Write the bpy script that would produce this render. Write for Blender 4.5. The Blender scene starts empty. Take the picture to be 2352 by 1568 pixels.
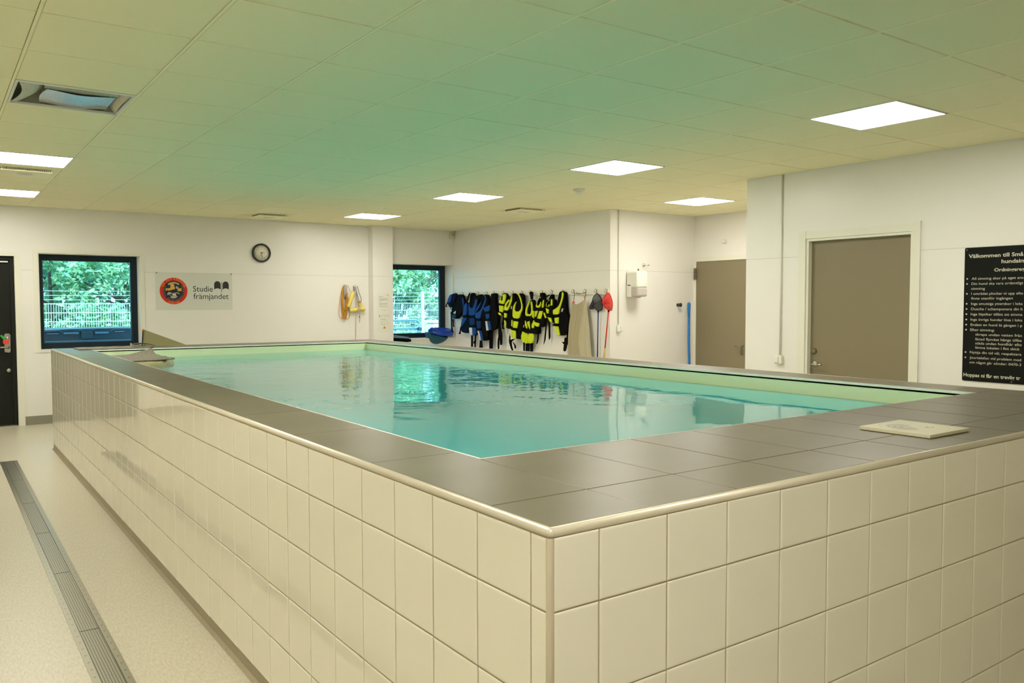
import bpy, bmesh, math, random
from mathutils import Vector, Matrix
from math import sin, cos, pi, radians, atan2, sqrt

# ------------------------------------------------------------------ scene levels
SKY, SUN, EXPO = 3.8, 8.0, 0.05
LAMP = (1.0, 0.95, 0.86, 27.0)            # lit panels: colour and strength
WALL = (0.83, 0.81, 0.76, 1)
CEIL = (0.95, 0.90, 0.60, 1)
LINER = (0.84, 0.92, 0.60, 1)
WTINT = (0.45, 0.95, 0.95, 1)
WBODY = (0.10, 0.68, 0.72, 1)             # milky turquoise of the water itself
WAVE = 0.0085

S = bpy.context.scene
COL = S.collection
random.seed(7)

# ------------------------------------------------------------------ camera
CAM = Vector((-0.9852, -1.2579, 1.4573))
YAW, PITCH, ROLL, FPX = 0.61839, -0.04662, -0.00207, 1881.78
fw = Vector((sin(YAW)*cos(PITCH), cos(YAW)*cos(PITCH), sin(PITCH)))
rr = fw.cross(Vector((0, 0, 1))).normalized()
uu = rr.cross(fw)
r2 = rr*cos(ROLL) + uu*sin(ROLL)
u2 = -rr*sin(ROLL) + uu*cos(ROLL)
cd = bpy.data.cameras.new('camera')
cd.sensor_width = 36.0
cd.lens = 36.0*FPX/2352.0
cd.clip_start = 0.05
cd.clip_end = 200
cam = bpy.data.objects.new('camera', cd)
m = Matrix((r2, u2, -fw)).transposed().to_4x4()
m.translation = CAM
cam.matrix_world = m
COL.objects.link(cam)
S.camera = cam

# ------------------------------------------------------------------ world, sun, exposure
W = bpy.data.worlds.new('world')
S.world = W
W.use_nodes = True
wn = W.node_tree.nodes; wl = W.node_tree.links
wn.clear()
wo = wn.new('ShaderNodeOutputWorld'); wb = wn.new('ShaderNodeBackground')
wb.inputs['Color'].default_value = (0.32, 0.72, 1.0, 1)
wb.inputs['Strength'].default_value = SKY
wl.new(wb.outputs[0], wo.inputs[0])
sd = bpy.data.lights.new('sun', 'SUN')
sd.energy = SUN; sd.angle = radians(1.0); sd.color = (0.68, 0.95, 0.95)
sun = bpy.data.objects.new('sun', sd)
sun.rotation_euler = (radians(48), 0, radians(-25))
COL.objects.link(sun)
S.view_settings.view_transform = 'Standard'
S.view_settings.look = 'None'
S.view_settings.gamma = 1.0
S.view_settings.use_curve_mapping = False
S.view_settings.exposure = EXPO

# ------------------------------------------------------------------ materials
def L8(r, g, b):
    f = lambda c: ((c/255.0)/12.92 if c/255.0 <= 0.04045 else ((c/255.0+0.055)/1.055)**2.4)
    return (f(r), f(g), f(b), 1)

def mat(name, col, rough=0.5, metal=0.0, noise=None, bump=None, spec=0.5, coat=0.0, emit=None, trans=0.0, alpha=1.0, sheen=0.0):
    M = bpy.data.materials.new(name)
    M.use_nodes = True
    nt = M.node_tree; N = nt.nodes; Lk = nt.links
    P = N['Principled BSDF']
    P.inputs['Base Color'].default_value = tuple(col[:3]) + (1,)
    P.inputs['Roughness'].default_value = rough
    P.inputs['Metallic'].default_value = metal
    P.inputs['Specular IOR Level'].default_value = spec
    P.inputs['Coat Weight'].default_value = coat
    P.inputs['Transmission Weight'].default_value = trans
    P.inputs['Alpha'].default_value = alpha
    P.inputs['Sheen Weight'].default_value = sheen
    if emit:
        P.inputs['Emission Color'].default_value = tuple(emit[:3]) + (1,)
        P.inputs['Emission Strength'].default_value = emit[3]
    tc = N.new('ShaderNodeTexCoord')
    if noise:   # (scale vec, amount, detail)
        mp = N.new('ShaderNodeMapping'); mp.inputs['Scale'].default_value = noise[0]
        nz = N.new('ShaderNodeTexNoise'); nz.inputs['Scale'].default_value = 1.0; nz.inputs['Detail'].default_value = noise[2]
        rp = N.new('ShaderNodeMapRange'); rp.inputs['From Min'].default_value = 0.3; rp.inputs['From Max'].default_value = 0.7
        rp.inputs['To Min'].default_value = 1-noise[1]; rp.inputs['To Max'].default_value = 1+noise[1]
        mx = N.new('ShaderNodeVectorMath'); mx.operation = 'SCALE'
        mx.inputs[0].default_value = col[:3]
        Lk.new(tc.outputs['Object'], mp.inputs[0]); Lk.new(mp.outputs[0], nz.inputs['Vector'])
        Lk.new(nz.outputs[0], rp.inputs[0]); Lk.new(rp.outputs[0], mx.inputs['Scale'])
        Lk.new(mx.outputs[0], P.inputs['Base Color'])
    if bump:    # (scale vec, strength, distance)
        mp = N.new('ShaderNodeMapping'); mp.inputs['Scale'].default_value = bump[0]
        nz = N.new('ShaderNodeTexNoise'); nz.inputs['Scale'].default_value = 1.0; nz.inputs['Detail'].default_value = 3
        bp = N.new('ShaderNodeBump'); bp.inputs['Strength'].default_value = bump[1]; bp.inputs['Distance'].default_value = bump[2]
        Lk.new(tc.outputs['Object'], mp.inputs[0]); Lk.new(mp.outputs[0], nz.inputs['Vector'])
        Lk.new(nz.outputs[0], bp.inputs['Height']); Lk.new(bp.outputs[0], P.inputs['Normal'])
    return M

M = {}
def wall_mat():
    """white laminated wall board with one faint joint line at head height and fine vertical joints"""
    X = mat('wall_board', WALL, 0.34, bump=((60, 60, 60), 0.05, 0.001))
    N = X.node_tree.nodes; Lk = X.node_tree.links; P = N['Principled BSDF']
    tc = N.new('ShaderNodeTexCoord'); sp = N.new('ShaderNodeSeparateXYZ'); Lk.new(tc.outputs['Object'], sp.inputs[0])
    a = N.new('ShaderNodeMath'); a.operation = 'SUBTRACT'; a.inputs[1].default_value = 1.868; Lk.new(sp.outputs['Z'], a.inputs[0])
    b = N.new('ShaderNodeMath'); b.operation = 'ABSOLUTE'; Lk.new(a.outputs[0], b.inputs[0])
    c = N.new('ShaderNodeMath'); c.operation = 'LESS_THAN'; c.inputs[1].default_value = 0.0022; Lk.new(b.outputs[0], c.inputs[0])
    mx = N.new('ShaderNodeMix'); mx.data_type = 'RGBA'; Lk.new(c.outputs[0], mx.inputs['Factor'])
    mx.inputs['A'].default_value = WALL
    mx.inputs['B'].default_value = tuple(0.72*v for v in WALL[:3]) + (1,)
    Lk.new(mx.outputs['Result'], P.inputs['Base Color'])
    return X
M['wall'] = wall_mat()
M['trim'] = mat('white_trim', (0.80, 0.79, 0.68), 0.35)
M['ceil'] = mat('ceiling_tile', CEIL, 0.9, noise=((300, 300, 300), 0.03, 2))
M['ceilbar'] = mat('ceiling_bar', tuple(1.04*v for v in CEIL[:3]), 0.45)
M['tile'] = mat('glazed_tile', (0.80, 0.775, 0.655), 0.035, spec=0.5, bump=((3, 3, 3), 0.04, 0.004))
M['grout'] = mat('tile_grout', (0.36, 0.31, 0.20), 0.8)
M['coping'] = mat('dark_stoneware', (0.158, 0.130, 0.084), 0.35, noise=((2.2, 4.5, 4), 0.08, 2))
M['copegrout'] = mat('coping_grout', (0.06, 0.05, 0.03), 0.8)
M['alu'] = mat('satin_profile', (0.64, 0.60, 0.48), 0.42, metal=0.35)
M['alu2'] = mat('corner_profile', (0.40, 0.345, 0.235), 0.6)
M['steel'] = mat('brushed_steel', (0.42, 0.41, 0.34), 0.30, metal=0.9, noise=((40, 2, 40), 0.15, 3))
M['chrome'] = mat('chrome', (0.7, 0.68, 0.62), 0.15, metal=1.0)
M['liner'] = mat('pool_liner', LINER, 0.35)
M['floor'] = mat('vinyl_floor', (0.56, 0.52, 0.40), 0.36, noise=((120, 30, 30), 0.12, 5), bump=((90, 90, 90), 0.04, 0.001))
M['skirt'] = mat('skirting_vinyl', (0.30, 0.255, 0.165), 0.45, noise=((80, 80, 80), 0.1, 3))
M['skirtg'] = mat('grey_skirting', (0.26, 0.25, 0.19), 0.45)
M['doordark'] = mat('dark_door', (0.011, 0.013, 0.009), 0.45, spec=0.2)
M['doortaupe'] = mat('taupe_door', (0.235, 0.195, 0.115), 0.5, bump=((150, 150, 150), 0.04, 0.001))
M['hinge'] = mat('hinge_metal', (0.22, 0.20, 0.13), 0.35, metal=0.7)
M['anthracite'] = mat('anthracite_frame', (0.006, 0.016, 0.026), 0.4, spec=0.3)
M['white'] = mat('white_plastic', (0.82, 0.81, 0.72), 0.35)
M['whitepaint'] = mat('signboard_white', (0.68, 0.69, 0.63), 0.3)
M['greyplas'] = mat('smoked_window_plastic', (0.50, 0.46, 0.42), 0.2)
M['paper'] = mat('white_paper', (0.80, 0.79, 0.69), 0.7)
M['ink'] = mat('grey_print', (0.36, 0.35, 0.28), 0.8)
M['ink2'] = mat('dark_print', (0.10, 0.10, 0.08), 0.8)
M['black'] = mat('black_plastic', (0.013, 0.011, 0.008), 0.35)
M['face'] = mat('clock_face', (0.85, 0.82, 0.66), 0.5)
M['signblack'] = mat('sign_black', (0.008, 0.009, 0.007), 0.4, spec=0.12)
M['signtext'] = mat('sign_lettering', (0.60, 0.58, 0.46), 0.6)
M['sage'] = mat('green_sign_edge', (0.05, 0.45, 0.02), 0.4)
M['red'] = mat('emblem_red', (0.62, 0.015, 0.005), 0.5)
M['orange'] = mat('emblem_orange', (0.90, 0.20, 0.03), 0.5)
M['navy'] = mat('emblem_navy', (0.010, 0.008, 0.022), 0.5)
M['gold'] = mat('emblem_gold', (0.70, 0.40, 0.07), 0.5)
M['cream'] = mat('emblem_cream', (0.62, 0.55, 0.30), 0.5)
M['emgrey'] = mat('emblem_grey', (0.42, 0.44, 0.42), 0.5)
M['bronze'] = mat('emblem_bronze', (0.30, 0.24, 0.12), 0.5)
M['rope'] = mat('orange_rope', (0.62, 0.30, 0.03), 0.7, bump=((500, 500, 500), 0.3, 0.001))
M['silver'] = mat('silver_cord', (0.45, 0.45, 0.42), 0.5, noise=((200, 200, 200), 0.7, 2))
M['float'] = mat('yellow_foam', (0.80, 0.66, 0.16), 0.7)
M['pink'] = mat('pale_pink_cord', (0.62, 0.47, 0.34), 0.7)
M['cordgrey'] = mat('grey_purple_cord', (0.25, 0.24, 0.26), 0.7)
M['dk'] = mat('navy_black_fabric', (0.004, 0.008, 0.028), 0.8, spec=0.08)
M['bk'] = mat('black_webbing', (0.004, 0.0035, 0.003), 0.75, spec=0.06)
M['nv'] = mat('dark_navy_fabric', (0.002, 0.009, 0.022), 0.8, spec=0.08)
M['bl'] = mat('blue_nylon', (0.006, 0.052, 0.24), 0.6, spec=0.15, bump=((90, 90, 60), 0.4, 0.004))
M['bl2'] = mat('deep_blue_nylon', (0.004, 0.028, 0.12), 0.6, spec=0.12, bump=((90, 90, 60), 0.4, 0.004))
M['pb'] = mat('pale_blue_nylon', (0.16, 0.27, 0.42), 0.6)
M['tl'] = mat('teal_neoprene', (0.003, 0.05, 0.09), 0.6, spec=0.15)
M['wh'] = mat('reflective_grey', (0.62, 0.62, 0.60), 0.5)
M['ye'] = mat('neon_yellow_nylon', (0.60, 0.72, 0.02), 0.6, spec=0.15, bump=((80, 80, 50), 0.5, 0.005))
M['beadred'] = mat('orange_bead', (0.75, 0.12, 0.04), 0.5)
M['string'] = mat('brown_string', (0.16, 0.12, 0.07), 0.8)
M['bluepole'] = mat('blue_pole', (0.012, 0.035, 0.22), 0.35)
M['noodle'] = mat('bright_blue_tube', (0.002, 0.15, 0.50), 0.45)
M['redpole'] = mat('red_pole', (0.60, 0.018, 0.010), 0.4)
M['grip'] = mat('ochre_grip', (0.55, 0.38, 0.08), 0.6)
M['ringblue'] = mat('blue_pvc', (0.006, 0.05, 0.42), 0.35, bump=((25, 25, 25), 0.5, 0.01))
M['ringteal'] = mat('dark_teal_pvc', (0.006, 0.075, 0.13), 0.35, bump=((18, 18, 18), 0.5, 0.01))
M['olive'] = mat('ramp_board', (0.36, 0.33, 0.17), 0.6)
M['matgrey'] = mat('grey_rubber_mat', (0.24, 0.215, 0.17), 0.8, bump=((120, 120, 120), 1.0, 0.006), noise=((70, 70, 70), 0.45, 2))
M['rubber'] = mat('black_rubber', (0.02, 0.02, 0.018), 0.6)
M['foam'] = mat('beige_platform', (0.46, 0.41, 0.23), 0.45)
M['lid'] = mat('ivory_plastic', (0.70, 0.66, 0.47), 0.4)
M['lid2'] = mat('worn_ivory_plastic', (0.50, 0.47, 0.33), 0.5)
M['tagred'] = mat('red_tag', (0.85, 0.03, 0.03), 0.5)
M['taggreen'] = mat('green_carabiner', (0.04, 0.45, 0.08), 0.25)
M['concrete'] = mat('outdoor_gravel', (0.13, 0.17, 0.12), 0.9, noise=((5, 5, 5), 0.3, 5))
M['roof'] = mat('roof_deck', (0.2, 0.2, 0.2), 0.8)
M['fence'] = mat('galvanised_wire', (0.50, 0.58, 0.62), 0.6)
M['bin'] = mat('dark_blue_plastic', (0.018, 0.065, 0.105), 0.40)
M['tubes'] = mat('pale_blue_tube', (0.13, 0.27, 0.38), 0.45)
M['leafa'] = mat('pale_leaves', (0.50, 0.72, 0.42), 0.6)
M['leafb'] = mat('mid_leaves', (0.26, 0.55, 0.36), 0.6)
M['leafc'] = mat('dark_leaves', (0.09, 0.28, 0.17), 0.6)
M['bark'] = mat('bark', (0.16, 0.13, 0.10), 0.9)
for k in ('leafa', 'leafb', 'leafc'):
    X = M[k]; N = X.node_tree.nodes; Lk = X.node_tree.links; P = N['Principled BSDF']
    t = N.new('ShaderNodeBsdfTranslucent'); t.inputs['Color'].default_value = P.inputs['Base Color'].default_value
    ms = N.new('ShaderNodeMixShader'); ms.inputs[0].default_value = 0.4
    Lk.new(P.outputs[0], ms.inputs[1]); Lk.new(t.outputs[0], ms.inputs[2])
    Lk.new(ms.outputs[0], N['Material Output'].inputs[0])

M['lip'] = mat('white_lip', (0.95, 0.94, 0.86), 0.18)
M['lamp'] = mat('lit_diffuser', (0.9, 0.9, 0.9), 0.5, emit=LAMP)
M['pale_panel'] = mat('lamp_reflector', (0.60, 0.60, 0.56), 0.14, metal=1.0, bump=((220, 90, 220), 0.35, 0.002))
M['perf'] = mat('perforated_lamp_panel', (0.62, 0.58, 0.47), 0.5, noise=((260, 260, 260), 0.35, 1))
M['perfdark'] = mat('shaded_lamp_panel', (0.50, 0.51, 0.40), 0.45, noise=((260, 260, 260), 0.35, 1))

def thin(name, tint, ior, rough, bumpf=None, refl=1.0, body=None):
    X = bpy.data.materials.new(name); X.use_nodes = True
    nt = X.node_tree; N = nt.nodes; Lk = nt.links; N.clear()
    o = N.new('ShaderNodeOutputMaterial'); ms = N.new('ShaderNodeMixShader'); fr = N.new('ShaderNodeFresnel')
    t = N.new('ShaderNodeBsdfTransparent'); g = N.new('ShaderNodeBsdfGlossy')
    t.inputs['Color'].default_value = tint; g.inputs['Roughness'].default_value = rough
    g.inputs['Color'].default_value = (refl, refl, refl, 1)
    fr.inputs['IOR'].default_value = ior
    Lk.new(fr.outputs[0], ms.inputs[0]); Lk.new(g.outputs[0], ms.inputs[2])
    if body:
        df = N.new('ShaderNodeBsdfDiffuse'); df.inputs['Color'].default_value = body; mb = N.new('ShaderNodeMixShader'); mb.inputs[0].default_value = 0.72
        Lk.new(t.outputs[0], mb.inputs[1]); Lk.new(df.outputs[0], mb.inputs[2]); Lk.new(mb.outputs[0], ms.inputs[1])
    else: Lk.new(t.outputs[0], ms.inputs[1])
    Lk.new(ms.outputs[0], o.inputs[0])
    if bumpf: bumpf(N, Lk, fr, g)
    return X
M['glass'] = thin('window_glass', (0.93, 0.97, 0.98, 1), 1.3, 0.0)
def water_bump(N, Lk, fr, g):
    tc = N.new('ShaderNodeTexCoord')
    sp = N.new('ShaderNodeSeparateXYZ'); Lk.new(tc.outputs['Object'], sp.inputs[0])
    mr = N.new('ShaderNodeMapRange'); mr.inputs['From Min'].default_value = 1.5; mr.inputs['From Max'].default_value = 7.0
    mr.inputs['To Min'].default_value = 0.10; mr.inputs['To Max'].default_value = 1.0
    Lk.new(sp.outputs['Y'], mr.inputs[0])
    def nz(scale, det, dist):
        mp = N.new('ShaderNodeMapping'); mp.inputs['Scale'].default_value = scale; mp.inputs['Rotation'].default_value = (0, 0, 0.6)
        n = N.new('ShaderNodeTexNoise'); n.inputs['Scale'].default_value = 1; n.inputs['Detail'].default_value = det
        n.inputs['Distortion'].default_value = dist
        Lk.new(tc.outputs['Object'], mp.inputs[0]); Lk.new(mp.outputs[0], n.inputs['Vector'])
        return n
    a = nz((4.2, 4.2, 1), 2.0, 0.6); b = nz((1.3, 1.3, 1), 1.0, 0.3); c = nz((13, 13, 1), 1.0, 0.2)
    m1 = N.new('ShaderNodeMath'); m1.operation = 'MULTIPLY'; Lk.new(a.outputs[0], m1.inputs[0]); Lk.new(mr.outputs[0], m1.inputs[1])
    m2 = N.new('ShaderNodeMath'); m2.operation = 'MULTIPLY_ADD'; Lk.new(b.outputs[0], m2.inputs[0]); m2.inputs[1].default_value = 0.55; Lk.new(m1.outputs[0], m2.inputs[2])
    m4 = N.new('ShaderNodeMath'); m4.operation = 'MULTIPLY'; Lk.new(c.outputs[0], m4.inputs[0]); Lk.new(mr.outputs[0], m4.inputs[1])
    m3 = N.new('ShaderNodeMath'); m3.operation = 'MULTIPLY_ADD'; Lk.new(m4.outputs[0], m3.inputs[0]); m3.inputs[1].default_value = 0.14; Lk.new(m2.outputs[0], m3.inputs[2])
    bp = N.new('ShaderNodeBump'); bp.inputs['Strength'].default_value = 1.0; bp.inputs['Distance'].default_value = WAVE
    Lk.new(m3.outputs[0], bp.inputs['Height'])
    Lk.new(bp.outputs[0], g.inputs['Normal'])
    bq = N.new('ShaderNodeBump'); bq.inputs['Strength'].default_value = 0.5; bq.inputs['Distance'].default_value = WAVE
    Lk.new(m3.outputs[0], bq.inputs['Height']); Lk.new(bq.outputs[0], fr.inputs['Normal'])
M['water'] = thin('pool_water_surface', WTINT, 1.33, 0.0, water_bump, 0.95, WBODY)
def net_mat(name, col, a):
    X = bpy.data.materials.new(name); X.use_nodes = True
    N = X.node_tree.nodes; Lk = X.node_tree.links; P = N['Principled BSDF']
    P.inputs['Base Color'].default_value = col; P.inputs['Roughness'].default_value = 0.7
    t = N.new('ShaderNodeBsdfTransparent'); ms = N.new('ShaderNodeMixShader')
    tc = N.new('ShaderNodeTexCoord'); n = N.new('ShaderNodeTexVoronoi'); n.inputs['Scale'].default_value = 160
    Lk.new(tc.outputs['Object'], n.inputs['Vector'])
    r = N.new('ShaderNodeMapRange'); r.inputs['From Max'].default_value = 0.6; r.inputs['To Min'].default_value = a-0.25; r.inputs['To Max'].default_value = min(1, a+0.25)
    Lk.new(n.outputs['Distance'], r.inputs[0]); Lk.new(r.outputs[0], ms.inputs[0])
    Lk.new(t.outputs[0], ms.inputs[1]); Lk.new(P.outputs[0], ms.inputs[2]); Lk.new(ms.outputs[0], N['Material Output'].inputs[0])
    return X
M['netblack'] = net_mat('black_netting', (0.02, 0.02, 0.03, 1), 0.62)
M['netred'] = net_mat('red_netting', (0.75, 0.03, 0.02, 1), 0.8)
def cloth_mat():
    X = mat('lattice_cloth', (0.36, 0.31, 0.19), 0.85)
    N = X.node_tree.nodes; Lk = X.node_tree.links; P = N['Principled BSDF']
    tc = N.new('ShaderNodeTexCoord'); mp = N.new('ShaderNodeMapping'); mp.inputs['Rotation'].default_value = (radians(45), 0, 0)
    mp.inputs['Scale'].default_value = (0, 45, 45)
    sp = N.new('ShaderNodeSeparateXYZ'); Lk.new(tc.outputs['Object'], mp.inputs[0]); Lk.new(mp.outputs[0], sp.inputs[0])
    outs = []
    for ax in ('Y', 'Z'):
        f = N.new('ShaderNodeMath'); f.operation = 'FRACT'; Lk.new(sp.outputs[ax], f.inputs[0])
        g = N.new('ShaderNodeMath'); g.operation = 'LESS_THAN'; g.inputs[1].default_value = 0.24; Lk.new(f.outputs[0], g.inputs[0]); outs.append(g)
    mxm = N.new('ShaderNodeMath'); mxm.operation = 'MAXIMUM'; Lk.new(outs[0].outputs[0], mxm.inputs[0]); Lk.new(outs[1].outputs[0], mxm.inputs[1])
    mx = N.new('ShaderNodeMix'); mx.data_type = 'RGBA'; Lk.new(mxm.outputs[0], mx.inputs['Factor'])
    mx.inputs['A'].default_value = (0.33, 0.27, 0.15, 1); mx.inputs['B'].default_value = (0.50, 0.45, 0.31, 1)
    Lk.new(mx.outputs['Result'], P.inputs['Base Color'])
    return X
M['lattice'] = cloth_mat()
M['clothplain'] = mat('plain_cloth', (0.50, 0.45, 0.31), 0.85)
def grate_mat():
    """perforated steel: rows of small dark slots"""
    X = mat('perforated_steel', (0.22, 0.21, 0.16), 0.32, metal=0.75)
    N = X.node_tree.nodes; Lk = X.node_tree.links; P = N['Principled BSDF']
    tc = N.new('ShaderNodeTexCoord'); sp = N.new('ShaderNodeSeparateXYZ'); Lk.new(tc.outputs['Object'], sp.inputs[0])
    def fr(ax, period, width, shift=None):
        d = N.new('ShaderNodeMath'); d.operation = 'DIVIDE'; d.inputs[1].default_value = period; Lk.new(sp.outputs[ax], d.inputs[0])
        src = d
        if shift:
            ad = N.new('ShaderNodeMath'); ad.operation = 'ADD'; Lk.new(d.outputs[0], ad.inputs[0]); Lk.new(shift.outputs[0], ad.inputs[1]); src = ad
        f = N.new('ShaderNodeMath'); f.operation = 'FRACT'; Lk.new(src.outputs[0], f.inputs[0])
        g = N.new('ShaderNodeMath'); g.operation = 'LESS_THAN'; g.inputs[1].default_value = width; Lk.new(f.outputs[0], g.inputs[0])
        return d, g
    dx, gx = fr('X', 0.0105, 0.42)
    fl = N.new('ShaderNodeMath'); fl.operation = 'FLOOR'; Lk.new(dx.outputs[0], fl.inputs[0])
    hf = N.new('ShaderNodeMath'); hf.operation = 'MULTIPLY'; hf.inputs[1].default_value = 0.5; Lk.new(fl.outputs[0], hf.inputs[0])
    dy, gy = fr('Y', 0.016, 0.62, hf)
    mm = N.new('ShaderNodeMath'); mm.operation = 'MULTIPLY'; Lk.new(gx.outputs[0], mm.inputs[0]); Lk.new(gy.outputs[0], mm.inputs[1])
    mx = N.new('ShaderNodeMix'); mx.data_type = 'RGBA'; Lk.new(mm.outputs[0], mx.inputs['Factor'])
    mx.inputs['A'].default_value = (0.30, 0.285, 0.21, 1); mx.inputs['B'].default_value = (0.012, 0.012, 0.008, 1)
    Lk.new(mx.outputs['Result'], P.inputs['Base Color'])
    iv = N.new('ShaderNodeMath'); iv.operation = 'MULTIPLY_ADD'; Lk.new(mm.outputs[0], iv.inputs[0]); iv.inputs[1].default_value = -0.75; iv.inputs[2].default_value = 0.75
    Lk.new(iv.outputs[0], P.inputs['Metallic'])
    return X
M['grate'] = grate_mat()

def flange_mat():
    """steel flange with a row of short pressed slots"""
    X = mat('slotted_flange_steel', (0.36, 0.34, 0.26), 0.28, metal=0.85)
    N = X.node_tree.nodes; Lk = X.node_tree.links; P = N['Principled BSDF']
    tc = N.new('ShaderNodeTexCoord'); sp = N.new('ShaderNodeSeparateXYZ'); Lk.new(tc.outputs['Object'], sp.inputs[0])
    d = N.new('ShaderNodeMath'); d.operation = 'DIVIDE'; d.inputs[1].default_value = 0.08; Lk.new(sp.outputs['Y'], d.inputs[0])
    f = N.new('ShaderNodeMath'); f.operation = 'FRACT'; Lk.new(d.outputs[0], f.inputs[0])
    g = N.new('ShaderNodeMath'); g.operation = 'LESS_THAN'; g.inputs[1].default_value = 0.06; Lk.new(f.outputs[0], g.inputs[0])
    y = N.new('ShaderNodeMath'); y.operation = 'MULTIPLY_ADD'; y.inputs[1].default_value = -0.004; y.inputs[2].default_value = 0.4516; Lk.new(sp.outputs['Y'], y.inputs[0])
    a = N.new('ShaderNodeMath'); a.operation = 'ADD'; Lk.new(sp.outputs['X'], a.inputs[0]); Lk.new(y.outputs[0], a.inputs[1])
    b = N.new('ShaderNodeMath'); b.operation = 'ABSOLUTE'; Lk.new(a.outputs[0], b.inputs[0])
    c = N.new('ShaderNodeMath'); c.operation = 'COMPARE'; c.inputs[1].default_value = 0.0545; c.inputs[2].default_value = 0.0045; Lk.new(b.outputs[0], c.inputs[0])
    mm = N.new('ShaderNodeMath'); mm.operation = 'MULTIPLY'; Lk.new(c.outputs[0], mm.inputs[0]); Lk.new(g.outputs[0], mm.inputs[1])
    mx = N.new('ShaderNodeMix'); mx.data_type = 'RGBA'; Lk.new(mm.outputs[0], mx.inputs['Factor'])
    mx.inputs['A'].default_value = (0.36, 0.34, 0.26, 1); mx.inputs['B'].default_value = (0.05, 0.05, 0.03, 1)
    Lk.new(mx.outputs['Result'], P.inputs['Base Color'])
    return X
M['flange'] = flange_mat()

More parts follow.
